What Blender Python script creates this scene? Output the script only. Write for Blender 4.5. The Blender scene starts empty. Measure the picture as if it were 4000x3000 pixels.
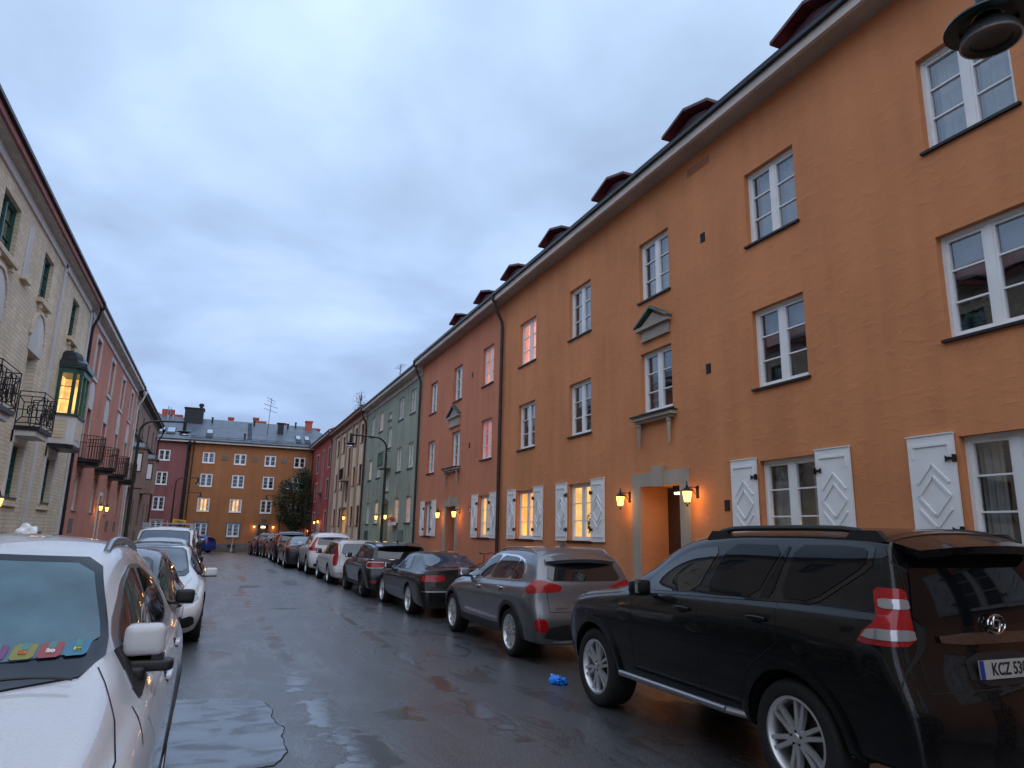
import bpy, bmesh, math, random
from mathutils import Vector, Matrix
from mathutils.bvhtree import BVHTree
from mathutils.geometry import delaunay_2d_cdt
random.seed(7)
S = bpy.context.scene
COL = S.collection
rad = math.radians
# ------------------------------------------------------------------ camera
cam = bpy.data.cameras.new('camera'); camo = bpy.data.objects.new('camera', cam); COL.objects.link(camo)
cam.sensor_width = 36; cam.lens = 2700 / 4000 * 36; cam.clip_start = .05; cam.clip_end = 2000
Rw = Matrix(((0.92168254, -0.10199048, -0.37429831), (-0.38735675, -0.18883224, -0.90238414), (0.02135501, 0.97669869, -0.21355008)))
# camera axes: x right, y up, z back, given in world coordinates
camo.matrix_world = Matrix.Translation((0, 0, 1.72)) @ Rw.to_4x4()
S.camera = camo
# ------------------------------------------------------------------ sky
W = bpy.data.worlds.new("World"); S.world = W; W.use_nodes = True
nt = W.node_tree; nt.nodes.clear()
def N(t, typ, **k):
    n = t.nodes.new(typ)
    for a, v in k.items():
        if a.startswith('i_'): n.inputs[a[2:].replace('_', ' ')].default_value = v
        else: setattr(n, a, v)
    return n
def Lk(t, a, b): t.links.new(a, b)
def mathn(t, op, a, b=None, clamp=False):
    n = t.nodes.new('ShaderNodeMath'); n.operation = op; n.use_clamp = clamp
    for i, v in enumerate((a, b)):
        if v is None: continue
        if isinstance(v, (int, float)): n.inputs[i].default_value = v
        else: t.links.new(v, n.inputs[i])
    return n.outputs[0]
def mixc(t, f, a, b, mode='MIX'):
    n = t.nodes.new('ShaderNodeMix'); n.data_type = 'RGBA'; n.blend_type = mode
    for i, v in ((0, f), (6, a), (7, b)):
        if isinstance(v, (int, float)): n.inputs[i].default_value = v
        elif isinstance(v, (tuple, list)): n.inputs[i].default_value = (*v[:3], 1)
        else: t.links.new(v, n.inputs[i])
    return n.outputs[2]
def ramp(t, f, stops):
    n = t.nodes.new('ShaderNodeValToRGB')
    el = n.color_ramp.elements
    while len(el) > 1: el.remove(el[-1])
    for i, (p, c) in enumerate(stops):
        e = el[0] if i == 0 else el.new(p)
        e.position = p
        e.color = (c, c, c, 1) if isinstance(c, (int, float)) else (*c, 1)
    t.links.new(f, n.inputs[0]); return n.outputs[0]
tc = N(nt, 'ShaderNodeTexCoord'); sx = N(nt, 'ShaderNodeSeparateXYZ'); Lk(nt, tc.outputs['Generated'], sx.inputs[0])
zz = mathn(nt, 'ADD', mathn(nt, 'MAXIMUM', sx.outputs[2], 0.0), 0.22)
cb = N(nt, 'ShaderNodeCombineXYZ')
Lk(nt, mathn(nt, 'DIVIDE', sx.outputs[0], zz), cb.inputs[0]); Lk(nt, mathn(nt, 'DIVIDE', sx.outputs[1], zz), cb.inputs[1])
n1 = N(nt, 'ShaderNodeTexNoise', i_Scale=1.5, i_Detail=7.0, i_Roughness=.5, i_Distortion=.25); Lk(nt, cb.outputs[0], n1.inputs['Vector'])
n2 = N(nt, 'ShaderNodeTexNoise', i_Scale=.45, i_Detail=3.0); Lk(nt, cb.outputs[0], n2.inputs['Vector'])
fm = mathn(nt, 'ADD', mathn(nt, 'MULTIPLY', n1.outputs[0], .7), mathn(nt, 'MULTIPLY', n2.outputs[0], .3))
clouds = ramp(nt, fm, [(.34, (.245, .33, .465)), (.46, (.335, .445, .62)), (.54, (.41, .535, .74)), (.68, (.54, .68, .88))])
low = ramp(nt, sx.outputs[2], [(0.0, (.52, .58, .72)), (.05, (.62, .66, .74)), (.30, (.82, .84, .90)), (.62, (1, 1, 1))])
skyc = mixc(nt, 1.0, clouds, low, 'MULTIPLY')
nish = N(nt, 'ShaderNodeTexSky', sky_type='NISHITA', sun_disc=False, sun_elevation=rad(52), sun_rotation=rad(205))
nish.air_density = 2; nish.dust_density = 4
bg = N(nt, 'ShaderNodeBackground'); bg2 = N(nt, 'ShaderNodeBackground'); ad = N(nt, 'ShaderNodeAddShader'); wo = N(nt, 'ShaderNodeOutputWorld')
Lk(nt, skyc, bg.inputs[0]); Lk(nt, nish.outputs[0], bg2.inputs[0])
SKY = 1.22
bg.inputs[1].default_value = SKY; bg2.inputs[1].default_value = .0015
Lk(nt, bg.outputs[0], ad.inputs[0]); Lk(nt, bg2.outputs[0], ad.inputs[1]); Lk(nt, ad.outputs[0], wo.inputs[0])
# ------------------------------------------------------------------ overcast sun
sl = bpy.data.lights.new('sun', 'SUN'); sl.energy = .85; sl.angle = rad(95); sl.color = (1, .90, .80)
so = bpy.data.objects.new('sun', sl); COL.objects.link(so)
so.rotation_euler = Vector((.05, .60, -.80)).to_track_quat('-Z', 'Y').to_euler()
S.view_settings.view_transform = 'Standard'; S.view_settings.look = 'None'
S.view_settings.exposure = .42; S.view_settings.gamma = 1
S.render.engine = 'CYCLES'
S.cycles.max_bounces = 4; S.cycles.diffuse_bounces = 2; S.cycles.glossy_bounces = 3; S.cycles.use_adaptive_sampling = True; S.cycles.adaptive_threshold = .03; S.cycles.transparent_max_bounces = 8; S.cycles.sample_clamp_indirect = 4
S.cycles.use_denoising = True
# ------------------------------------------------------------------ materials
def bsdf(name):
    m = bpy.data.materials.new(name); m.use_nodes = True
    return m, m.node_tree, m.node_tree.nodes['Principled BSDF']
def M(name, col, rough=.6, metal=0., coat=0., var=.0, scale=3., bump=0., bscale=40., emit=None, es=0., spec=.5, ior=None):
    m, t, b = bsdf(name)
    b.inputs['Base Color'].default_value = (*col, 1); b.inputs['Roughness'].default_value = rough
    b.inputs['Metallic'].default_value = metal; b.inputs['Coat Weight'].default_value = coat
    b.inputs['Coat Roughness'].default_value = .04; b.inputs['Specular IOR Level'].default_value = spec
    if ior: b.inputs['IOR'].default_value = ior
    co = N(t, 'ShaderNodeTexCoord')
    if var:
        n = N(t, 'ShaderNodeTexNoise', i_Scale=scale, i_Detail=5.0); Lk(t, co.outputs['Object'], n.inputs['Vector'])
        f = ramp(t, n.outputs[0], [(.3, 0.), (.7, 1.)])
        lo = tuple(c * (1 - var) for c in col); hi = tuple(min(1, c * (1 + var)) for c in col)
        Lk(t, mixc(t, f, lo, hi), b.inputs['Base Color'])
    if bump:
        n = N(t, 'ShaderNodeTexNoise', i_Scale=bscale, i_Detail=4.0); Lk(t, co.outputs['Object'], n.inputs['Vector'])
        bp = N(t, 'ShaderNodeBump', i_Strength=bump, i_Distance=.02); Lk(t, n.outputs[0], bp.inputs['Height']); Lk(t, bp.outputs[0], b.inputs['Normal'])
    if emit: b.inputs['Emission Color'].default_value = (*emit, 1); b.inputs['Emission Strength'].default_value = es
    return m
def plaster(name, col, dent=.5, brick=False, var=.16):
    m, t, b = bsdf(name)
    co = N(t, 'ShaderNodeTexCoord'); v = co.outputs['Object']
    b.inputs['Roughness'].default_value = .85; b.inputs['Specular IOR Level'].default_value = .25
    a = N(t, 'ShaderNodeTexNoise', i_Scale=.55, i_Detail=5.0, i_Roughness=.6); Lk(t, v, a.inputs['Vector'])
    mp = N(t, 'ShaderNodeMapping'); mp.inputs['Scale'].default_value = (2.4, 2.4, .2); Lk(t, v, mp.inputs[0])
    s = N(t, 'ShaderNodeTexNoise', i_Scale=1.0, i_Detail=4.0); Lk(t, mp.outputs[0], s.inputs['Vector'])
    f = N(t, 'ShaderNodeTexNoise', i_Scale=45., i_Detail=3.0); Lk(t, v, f.inputs['Vector'])
    k = mathn(t, 'ADD', mathn(t, 'MULTIPLY', a.outputs[0], .5), mathn(t, 'ADD', mathn(t, 'MULTIPLY', s.outputs[0], .35), mathn(t, 'MULTIPLY', f.outputs[0], .15)))
    kk = ramp(t, k, [(.36, 0.), (.64, 1.)])
    lo = tuple(c * (1 - var) for c in col); hi = tuple(min(1, c * (1 + var)) for c in col)
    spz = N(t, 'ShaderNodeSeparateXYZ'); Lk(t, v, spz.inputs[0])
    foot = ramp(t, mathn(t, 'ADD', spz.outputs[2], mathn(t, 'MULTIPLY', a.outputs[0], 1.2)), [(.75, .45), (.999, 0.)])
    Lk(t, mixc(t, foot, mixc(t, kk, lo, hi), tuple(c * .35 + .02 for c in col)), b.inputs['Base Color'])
    d1 = N(t, 'ShaderNodeTexNoise', i_Scale=4.5, i_Detail=4.0, i_Distortion=.3)
    mp2 = N(t, 'ShaderNodeMapping'); mp2.inputs['Scale'].default_value = (1., .7, 1.5); Lk(t, v, mp2.inputs[0]); Lk(t, mp2.outputs[0], d1.inputs['Vector'])
    dd = ramp(t, d1.outputs[0], [(.50, 0.), (.60, .35), (.72, 1.)])
    h = mathn(t, 'ADD', mathn(t, 'MULTIPLY', dd, dent), mathn(t, 'MULTIPLY', f.outputs[0], .16))
    if brick:
        sp = N(t, 'ShaderNodeSeparateXYZ'); Lk(t, v, sp.inputs[0]); cc = N(t, 'ShaderNodeCombineXYZ')
        Lk(t, sp.outputs[1], cc.inputs[0]); Lk(t, sp.outputs[2], cc.inputs[1])
        br = N(t, 'ShaderNodeTexBrick', i_Scale=1.0, i_Mortar_Size=.014, i_Mortar_Smooth=.5, i_Brick_Width=.34, i_Row_Height=.115)
        Lk(t, cc.outputs[0], br.inputs['Vector'])
        h = mathn(t, 'SUBTRACT', h, mathn(t, 'MULTIPLY', br.outputs['Fac'], 1.1))
        lk = b.inputs['Base Color'].links[0]; src_ = lk.from_socket; t.links.remove(lk)
        br.inputs['Color1'].default_value = (1, 1, 1, 1); br.inputs['Color2'].default_value = (.86, .84, .80, 1); br.inputs['Mortar'].default_value = (.70, .67, .63, 1)
        Lk(t, mixc(t, 1.0, src_, br.outputs['Color'], 'MULTIPLY'), b.inputs['Base Color'])
    bp = N(t, 'ShaderNodeBump', i_Strength=.25, i_Distance=.04); Lk(t, h, bp.inputs['Height']); Lk(t, bp.outputs[0], b.inputs['Normal'])
    return m
def glassmat(name, ior=2.0, tint=(.75, .8, .82), bump=.02):
    m = bpy.data.materials.new(name); m.use_nodes = True; t = m.node_tree; t.nodes.clear()
    o = N(t, 'ShaderNodeOutputMaterial'); mx = N(t, 'ShaderNodeMixShader'); tr = N(t, 'ShaderNodeBsdfTransparent'); g = N(t, 'ShaderNodeBsdfGlossy')
    tr.inputs[0].default_value = (*tint, 1); g.inputs['Roughness'].default_value = .02; g.inputs['Color'].default_value = (.9, .95, 1, 1)
    lw = N(t, 'ShaderNodeLayerWeight', i_Blend=.5); fac = mathn(t, 'ADD', (ior - 1) * .22, mathn(t, 'MULTIPLY', mathn(t, 'POWER', lw.outputs['Facing'], 3.), .75), True); co = N(t, 'ShaderNodeTexCoord')
    n = N(t, 'ShaderNodeTexNoise', i_Scale=1.3, i_Detail=1.0); Lk(t, co.outputs['Object'], n.inputs['Vector'])
    bp = N(t, 'ShaderNodeBump', i_Strength=bump * 5, i_Distance=.05); Lk(t, n.outputs[0], bp.inputs['Height'])
    Lk(t, bp.outputs[0], g.inputs['Normal'])
    Lk(t, fac, mx.inputs[0]); Lk(t, tr.outputs[0], mx.inputs[1]); Lk(t, g.outputs[0], mx.inputs[2]); Lk(t, mx.outputs[0], o.inputs[0])
    return m
def paint(name, col, metal=0., rough=.3, drops=True, coat=1.0):
    m, t, b = bsdf(name)
    b.inputs['Metallic'].default_value = metal; b.inputs['Roughness'].default_value = rough
    b.inputs['Coat Weight'].default_value = coat; b.inputs['Coat Roughness'].default_value = .03; b.inputs['Specular IOR Level'].default_value = .15
    co = N(t, 'ShaderNodeTexCoord')
    sp = N(t, 'ShaderNodeSeparateXYZ'); Lk(t, co.outputs['Object'], sp.inputs[0])
    # road dirt along the lower body
    n = N(t, 'ShaderNodeTexNoise', i_Scale=6., i_Detail=4.0); Lk(t, co.outputs['Object'], n.inputs['Vector'])
    hgt = mathn(t, 'ADD', sp.outputs[2], mathn(t, 'MULTIPLY', n.outputs[0], .35))
    dirt = ramp(t, hgt, [(.42, .75), (.72, 0.)])
    Lk(t, mixc(t, dirt, col, tuple(c * .55 + .018 for c in col)), b.inputs['Base Color'])
    if drops:
        v = N(t, 'ShaderNodeTexVoronoi', i_Scale=75.); Lk(t, co.outputs['Object'], v.inputs['Vector'])
        h = ramp(t, v.outputs['Distance'], [(.0, 1.), (.28, .6), (.36, 0.)])
        bp = N(t, 'ShaderNodeBump', i_Strength=.28, i_Distance=.004); Lk(t, h, bp.inputs['Height'])
        Lk(t, bp.outputs[0], b.inputs['Coat Normal'])
    return m
def lit(name, col, s, nscale=1.2):
    m, t, b = bsdf(name)
    b.inputs['Base Color'].default_value = (*[c * .5 for c in col], 1)
    co = N(t, 'ShaderNodeTexCoord')
    n = N(t, 'ShaderNodeTexNoise', i_Scale=nscale, i_Detail=2.0); Lk(t, co.outputs['Object'], n.inputs['Vector'])
    f = ramp(t, n.outputs[0], [(.35, .45), (.65, 1.25)])
    Lk(t, mixc(t, 1.0, col, f, 'MULTIPLY'), b.inputs['Emission Color']); b.inputs['Emission Strength'].default_value = s
    return m
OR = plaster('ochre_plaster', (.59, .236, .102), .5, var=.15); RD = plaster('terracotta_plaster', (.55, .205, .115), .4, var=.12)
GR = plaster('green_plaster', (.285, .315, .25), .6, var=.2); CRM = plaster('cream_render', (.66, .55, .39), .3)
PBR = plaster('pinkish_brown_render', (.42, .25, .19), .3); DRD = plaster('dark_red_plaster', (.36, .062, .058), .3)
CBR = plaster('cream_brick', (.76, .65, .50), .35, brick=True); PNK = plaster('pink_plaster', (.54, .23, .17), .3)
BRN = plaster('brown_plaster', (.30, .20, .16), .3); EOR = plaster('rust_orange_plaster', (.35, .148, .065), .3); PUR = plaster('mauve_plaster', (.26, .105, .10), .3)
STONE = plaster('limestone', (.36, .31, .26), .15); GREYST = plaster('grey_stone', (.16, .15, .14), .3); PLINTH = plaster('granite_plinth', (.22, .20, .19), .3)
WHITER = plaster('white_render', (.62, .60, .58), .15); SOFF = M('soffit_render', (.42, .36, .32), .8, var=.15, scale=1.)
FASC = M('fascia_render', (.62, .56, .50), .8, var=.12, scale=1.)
WHITE = M('white_paint', (.80, .80, .80), .45, var=.04, bump=.05, bscale=15); OFFW = M('aged_white_paint', (.66, .64, .60), .5, var=.12)
GREENP = M('dark_green_paint', (.015, .085, .06), .4, var=.2); BROWNP = M('dark_brown_paint', (.06, .028, .02), .45, var=.2)
DMET = M('black_metal', (.022, .024, .028), .4, metal=.5, var=.2); PIPE = M('brown_pipe', (.045, .028, .025), .45, metal=.2, var=.3)
BLACK = M('black_plastic', (.012, .012, .013), .5); RUBBER = M('tyre_rubber', (.012, .012, .013), .75, bump=.3, bscale=60)
FRIT = M('windscreen_edge_black', (.007, .010, .016), .12, spec=.25)
GLOSSB = M('gloss_black', (.006, .006, .007), .08, spec=.6)
ROOFR = M('red_roof_metal', (.075, .026, .034), .4, metal=.2, var=.25, bump=.1, bscale=4); ROOFT = M('red_roof_tiles', (.30, .07, .05), .7, var=.3, scale=9, bump=.6, bscale=14)
SLATE = M('slate_metal_roof', (.105, .13, .165), .42, metal=.2, var=.2, scale=1.2, bump=.1, bscale=3); CHIM = M('red_chimney_brick', (.42, .085, .05), .8, var=.25, scale=8, bump=.4, bscale=20)
COPPER = M('green_copper', (.10, .15, .13), .5, metal=.4, var=.3)
GL = glassmat('window_glass', 1.65); GLL = glassmat('lit_window_glass', 1.5, (1, 1, 1))
ROOM = M('dark_room', (.05, .048, .045), .9, var=.5, scale=2.); CURT = M('white_curtain', (.40, .39, .38), .9, var=.12, scale=6); CURTD = M('grey_blind', (.22, .22, .22), .9, var=.2, scale=4)
LITY = lit('lit_room_yellow', (1, .56, .13), 1.0); LITO = lit('lit_room_orange', (1, .46, .09), 1.25); LITP = lit('lit_room_pink', (1, .42, .30), .5, 2.); LITW = lit('lit_room_pale', (1, .66, .24), .8)
LITR = lit('lit_room_rose', (1, .20, .15), .42, 2.)
LAMPG = M('lantern_glass', (1, .6, .2), .3, emit=(1, .50, .10), es=3.6); BULB = M('glowing_bulb', (1, .8, .4), .3, emit=(1, .72, .32), es=22)
LAMPN = M('lit_number_glass', (1, .8, .5), .3, emit=(1, .80, .45), es=5.)
CHROME = M('chrome', (.75, .76, .78), .12, metal=1.); ALLOY = M('alloy_wheel', (.66, .67, .69), .38, metal=.75, var=.1); DALLOY = M('dark_alloy_wheel', (.07, .07, .075), .3, metal=.8)
DISC = M('brake_disc', (.05, .048, .045), .5, metal=.6); REDL = M('red_lamp_lens', (.30, .005, .009), .15, coat=.4, spec=.4); CLRL = M('clear_lamp_lens', (.36, .38, .42), .15, metal=.6, coat=1.); AMB = M('amber_lens', (.6, .16, .01), .15, coat=1.)
HEADL = M('headlamp_lens', (.35, .37, .40), .06, metal=.6, coat=1.)
CGLASS = M('dark_car_glass', (.010, .013, .016), .03, spec=.75, ior=1.6); TGLASS = M('teal_tinted_windscreen', (.05, .12, .155), .08, spec=.6, bump=.06, bscale=90, ior=1.6, var=.55, scale=2.2)
BLUEGL = M('blueish_windscreen', (.03, .05, .085), .04, spec=.7, ior=1.6); TINT = M('privacy_glass', (.005, .006, .008), .04, spec=.32, ior=1.5)
SILV = M('roof_rail_metal', (.35, .36, .38), .3, metal=.9); PLATE = M('number_plate_white', (.36, .36, .34), .5); PBLUE = M('plate_blue', (.01, .03, .25), .4)
SEAM = M('panel_gap', (.004, .004, .004), .8)
# ------------------------------------------------------------------ mesh helpers
class MB:
    def __init__(s, fn=None): s.v = []; s.f = []; s.m = []; s.fn = fn; s.mi = 0
    def pt(s, *p):
        s.v.append(s.fn(*p) if s.fn else tuple(p)); return len(s.v) - 1
    def poly(s, pts):
        s.f.append([s.pt(*p) for p in pts]); s.m.append(s.mi)
    def box(s, x0, x1, y0, y1, z0, z1):
        i = [s.pt(x, y, z) for x in (x0, x1) for y in (y0, y1) for z in (z0, z1)]
        for q in ((0, 1, 3, 2), (4, 6, 7, 5), (0, 4, 5, 1), (2, 3, 7, 6), (0, 2, 6, 4), (1, 5, 7, 3)):
            s.f.append([i[k] for k in q]); s.m.append(s.mi)
    def prism(s, pts, y0, y1, axis=1):
        """extrude 2D outline; pts (a,b); axis 1 -> (a,y,b), axis 0 -> (y,a,b), axis 2 -> (a,b,y)"""
        def P(a, b, y): return (a, y, b) if axis == 1 else ((y, a, b) if axis == 0 else (a, b, y))
        n = len(pts); A = [s.pt(*P(a, b, y0)) for a, b in pts]; B = [s.pt(*P(a, b, y1)) for a, b in pts]
        s.f.append(A[::-1]); s.m.append(s.mi); s.f.append(B); s.m.append(s.mi)
        for i in range(n): s.f.append([A[i], A[(i + 1) % n], B[(i + 1) % n], B[i]]); s.m.append(s.mi)
    def tube(s, path, r, n=8, caps=True):
        rings = []; P = [Vector(p) for p in path]; R = r if isinstance(r, (list, tuple)) else [r] * len(P)
        up = None
        for i, p in enumerate(P):
            d = (P[min(i + 1, len(P) - 1)] - P[max(i - 1, 0)]).normalized()
            if up is None:
                a = Vector((0, 0, 1)) if abs(d.z) < .9 else Vector((1, 0, 0)); up = d.cross(a).normalized()
            up = (up - d * up.dot(d)).normalized(); w = d.cross(up)
            rings.append([s.pt(*(p + (up * math.cos(t) + w * math.sin(t)) * R[i])) for t in [k * 2 * math.pi / n for k in range(n)]])
        for a, b in zip(rings, rings[1:]):
            for k in range(n): s.f.append([a[k], a[(k + 1) % n], b[(k + 1) % n], b[k]]); s.m.append(s.mi)
        if caps: s.f.append(rings[0][::-1]); s.m.append(s.mi); s.f.append(rings[-1]); s.m.append(s.mi)
    def lathe(s, prof, c=(0, 0, 0), axis='z', n=16, close=False):
        rings = []
        for r, h in prof:
            ring = []
            for k in range(n):
                t = k * 2 * math.pi / n; a, b = r * math.cos(t), r * math.sin(t)
                p = (c[0] + a, c[1] + b, c[2] + h) if axis == 'z' else (c[0] + h, c[1] + a, c[2] + b)
                ring.append(s.pt(*p))
            rings.append(ring)
        prs = list(zip(rings, rings[1:]))
        if close: prs.append((rings[-1], rings[0]))
        for a, b in prs:
            for k in range(n): s.f.append([a[k], a[(k + 1) % n], b[(k + 1) % n], b[k]]); s.m.append(s.mi)
    def build(s, name, mats, parent=None, org=(0, 0, 0), smooth=False, sharp=None):
        me = bpy.data.meshes.new(name)
        ox, oy, oz = org
        me.from_pydata([(x - ox, y - oy, z - oz) for x, y, z in s.v], [], s.f)
        for m in (mats if isinstance(mats, (list, tuple)) else [mats]): me.materials.append(m)
        me.polygons.foreach_set('material_index', s.m)
        bm = bmesh.new(); bm.from_mesh(me); bmesh.ops.remove_doubles(bm, verts=bm.verts, dist=1e-5)
        bmesh.ops.recalc_face_normals(bm, faces=bm.faces)
        if smooth:
            for f in bm.faces: f.smooth = True
            for e in bm.edges:
                if len(e.link_faces) == 2 and e.calc_face_angle(0) > rad(sharp or 40): e.smooth = False
        bm.to_mesh(me); bm.free()
        o = bpy.data.objects.new(name, me); COL.objects.link(o)
        if parent: o.parent = parent
        return o
def build_split(b, name, mats, parent=None, org=(0, 0, 0), **k):
    par = list(range(len(b.v)))
    def find(i):
        while par[i] != i: par[i] = par[par[i]]; i = par[i]
        return i
    for f in b.f:
        for i in f[1:]: par[find(i)] = find(f[0])
    grp = {}
    for f, m in zip(b.f, b.m): grp.setdefault(find(f[0]), []).append((f, m))
    out = []
    for fs in grp.values():
        c = MB(); ids = {}
        for f, m in fs:
            q = []
            for i in f:
                if i not in ids: ids[i] = len(c.v); c.v.append(b.v[i])
                q.append(ids[i])
            c.f.append(q); c.m.append(m)
        out.append(c.build(name, mats, parent, org, **k))
    return out
def tag(o, label=None, cat=None, group=None, kind=None):
    if label: o['label'] = label
    if cat: o['category'] = cat
    if group: o['group'] = group
    if kind: o['kind'] = kind
    return o
def thing(name, label, cat, loc=(0, 0, 0), rz=0, group=None):
    o = bpy.data.objects.new(name, None); COL.objects.link(o); o.location = loc; o.rotation_euler = (0, 0, rz)
    return tag(o, label, cat, group)
def copy_tree(o, parent=None):
    c = o.copy(); COL.objects.link(c); c.parent = parent
    for ch in o.children: copy_tree(ch, c)
    return c
def text_mesh(txt, size, name, mat, parent, mw, bold=0., extr=.002):
    cu = bpy.data.curves.new(name, 'FONT'); cu.body = txt; cu.size = size; cu.align_x = 'CENTER'; cu.align_y = 'CENTER'; cu.extrude = extr; cu.offset = bold; cu.resolution_u = 3
    t = bpy.data.objects.new(name, cu); COL.objects.link(t)
    me = bpy.data.meshes.new_from_object(t.evaluated_get(bpy.context.evaluated_depsgraph_get()))
    bpy.data.objects.remove(t); me.materials.clear(); me.materials.append(mat)
    me.transform(mw)
    o = bpy.data.objects.new(name, me); COL.objects.link(o)
    if parent: o.parent = parent
    return o
# ------------------------------------------------------------------ ground
def gz(y): return 0 if y < 45 else (-.48 if y > 76 else -.48 * (y - 45) / 31)
def sheet(name, x0, x1, ys, dz, mat, thick=None, nx=1):
    b = MB()
    for y0, y1 in zip(ys, ys[1:]):
        for i in range(nx):
            xa = x0 + (x1 - x0) * i / nx; xb = x0 + (x1 - x0) * (i + 1) / nx
            b.poly([(xa, y0, gz(y0) + dz), (xb, y0, gz(y0) + dz), (xb, y1, gz(y1) + dz), (xa, y1, gz(y1) + dz)])
        if thick:
            for x in (x0, x1): b.poly([(x, y0, gz(y0) + dz), (x, y1, gz(y1) + dz), (x, y1, gz(y1) + dz - thick), (x, y0, gz(y0) + dz - thick)])
    if thick:
        for y in (ys[0], ys[-1]): b.poly([(x0, y, gz(y) + dz), (x1, y, gz(y) + dz), (x1, y, gz(y) + dz - thick), (x0, y, gz(y) + dz - thick)])
    return tag(b.build(name, mat), kind='structure')
# puddles along the two worn wheel tracks and in hollows: x, y, half width, half length (metres)
PUDDLES = [(.85, 22, .10, 1.4), (.9, 18, .09, 1.3), (1.0, 15.2, .09, .9), (1.05, 12.3, .13, 1.6), (1.07, 10.6, .10, .9), (1.05, 8.9, .15, .9), (1.10, 7.5, .21, 1.1), (1.17, 6.1, .27, 1.1), (1.3, 5.2, .28, .8), (1.05, 28, .12, 2), (1.1, 36, .15, 3),
           (2.64, 15, .07, 2.2), (2.65, 12, .09, 1.3), (2.66, 10, .08, 1), (2.66, 8.2, .12, .7), (2.64, 6.8, .14, .8), (2.5, 25, .25, 1.6), (2.4, 32, .2, 2), (.24, 20.2, .22, .5), (.24, 11, .16, .45), (.28, 9.9, .12, .2), (1.83, 7.1, .22, .35), (.1, 14.3, .2, .7), (1.5, 17, .4, .2), (.9, 20.5, .3, .3)]
def asphalt():
    m, t, b = bsdf('wet_asphalt')
    co = N(t, 'ShaderNodeTexCoord'); v = co.outputs['Object']
    sp = N(t, 'ShaderNodeSeparateXYZ'); Lk(t, v, sp.inputs[0]); X, Y = sp.outputs[0], sp.outputs[1]
    wn = N(t, 'ShaderNodeTexNoise', i_Scale=2.4, i_Detail=6.0, i_Roughness=.6); Lk(t, v, wn.inputs['Vector'])
    wob = mathn(t, 'SUBTRACT', wn.outputs[0], .5)
    # puddles lying in the wheel tracks and in the sunken patch (x, y, half width, half length, amount)
    pud = PUDDLES
    acc = None
    for x, y, a, c in pud:
        dx = mathn(t, 'DIVIDE', mathn(t, 'SUBTRACT', X, x), a * 1.3); dy = mathn(t, 'DIVIDE', mathn(t, 'SUBTRACT', Y, y), c * 1.3)
        r = mathn(t, 'ADD', mathn(t, 'MULTIPLY', dx, dx), mathn(t, 'MULTIPLY', dy, dy))
        acc = r if acc is None else mathn(t, 'MINIMUM', acc, r)
    field = mathn(t, 'ADD', acc, mathn(t, 'MULTIPLY', wob, 5.0))
    pm = ramp(t, field, [(.25, 1.), (.75, 0.)])
    # thin water film everywhere in streaks
    mp = N(t, 'ShaderNodeMapping'); mp.inputs['Scale'].default_value = (1.6, .55, 1); Lk(t, v, mp.inputs[0])
    fl = N(t, 'ShaderNodeTexNoise', i_Scale=1.4, i_Detail=7.0, i_Roughness=.65, i_Distortion=.8); Lk(t, mp.outputs[0], fl.inputs['Vector'])
    film = ramp(t, fl.outputs[0], [(.47, 0.), (.60, 1.)])
    wet = mathn(t, 'MAXIMUM', pm, mathn(t, 'MULTIPLY', film, .72))
    gr = N(t, 'ShaderNodeTexNoise', i_Scale=75., i_Detail=2.0); Lk(t, v, gr.inputs['Vector'])
    g2 = N(t, 'ShaderNodeTexVoronoi', i_Scale=85.); Lk(t, v, g2.inputs['Vector'])
    lg = N(t, 'ShaderNodeTexNoise', i_Scale=.8, i_Detail=5.0); Lk(t, v, lg.inputs['Vector'])
    base = mixc(t, gr.outputs[0], (.024, .025, .028), (.066, .068, .072)); base = mixc(t, ramp(t, lg.outputs[0], [(.35, 0.), (.65, .6)]), base, (.035, .034, .034))
    st = ramp(t, g2.outputs['Distance'], [(.15, 1.), (.45, 0.)]); base = mixc(t, mathn(t, 'MULTIPLY', st, .5), base, (.12, .12, .125))
    mp3 = N(t, 'ShaderNodeMapping'); mp3.inputs['Scale'].default_value = (1.2, .16, 1); Lk(t, v, mp3.inputs[0])
    wr = N(t, 'ShaderNodeTexNoise', i_Scale=1.5, i_Detail=4.0); Lk(t, mp3.outputs[0], wr.inputs['Vector'])
    base = mixc(t, ramp(t, wr.outputs[0], [(.42, 0.), (.62, .55)]), base, (.022, .022, .023))
    base = mixc(t, pm, base, (.022, .020, .018))
    Lk(t, base, b.inputs['Base Color'])
    Lk(t, ramp(t, wet, [(0., .46), (.5, .24), (1., .02)]), b.inputs['Roughness'])
    b.inputs['Specular IOR Level'].default_value = .6
    b.inputs['Coat Weight'].default_value = .8; b.inputs['Coat Roughness'].default_value = .30
    h = mathn(t, 'ADD', mathn(t, 'MULTIPLY', gr.outputs[0], .5), mathn(t, 'MULTIPLY', g2.outputs['Distance'], .6))
    h = mathn(t, 'MULTIPLY', h, mathn(t, 'SUBTRACT', 1., mathn(t, 'MULTIPLY', wet, .98), True))
    rip = N(t, 'ShaderNodeTexNoise', i_Scale=9., i_Detail=3.0); Lk(t, v, rip.inputs['Vector'])
    h = mathn(t, 'ADD', h, mathn(t, 'MULTIPLY', rip.outputs[0], .12))
    h = mathn(t, 'ADD', h, mathn(t, 'MULTIPLY', mathn(t, 'SUBTRACT', 1., pm), .25))
    bp = N(t, 'ShaderNodeBump', i_Strength=.8, i_Distance=.014); Lk(t, h, bp.inputs['Height']); Lk(t, bp.outputs[0], b.inputs['Normal'])
    return m
ASPH = asphalt()
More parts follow.
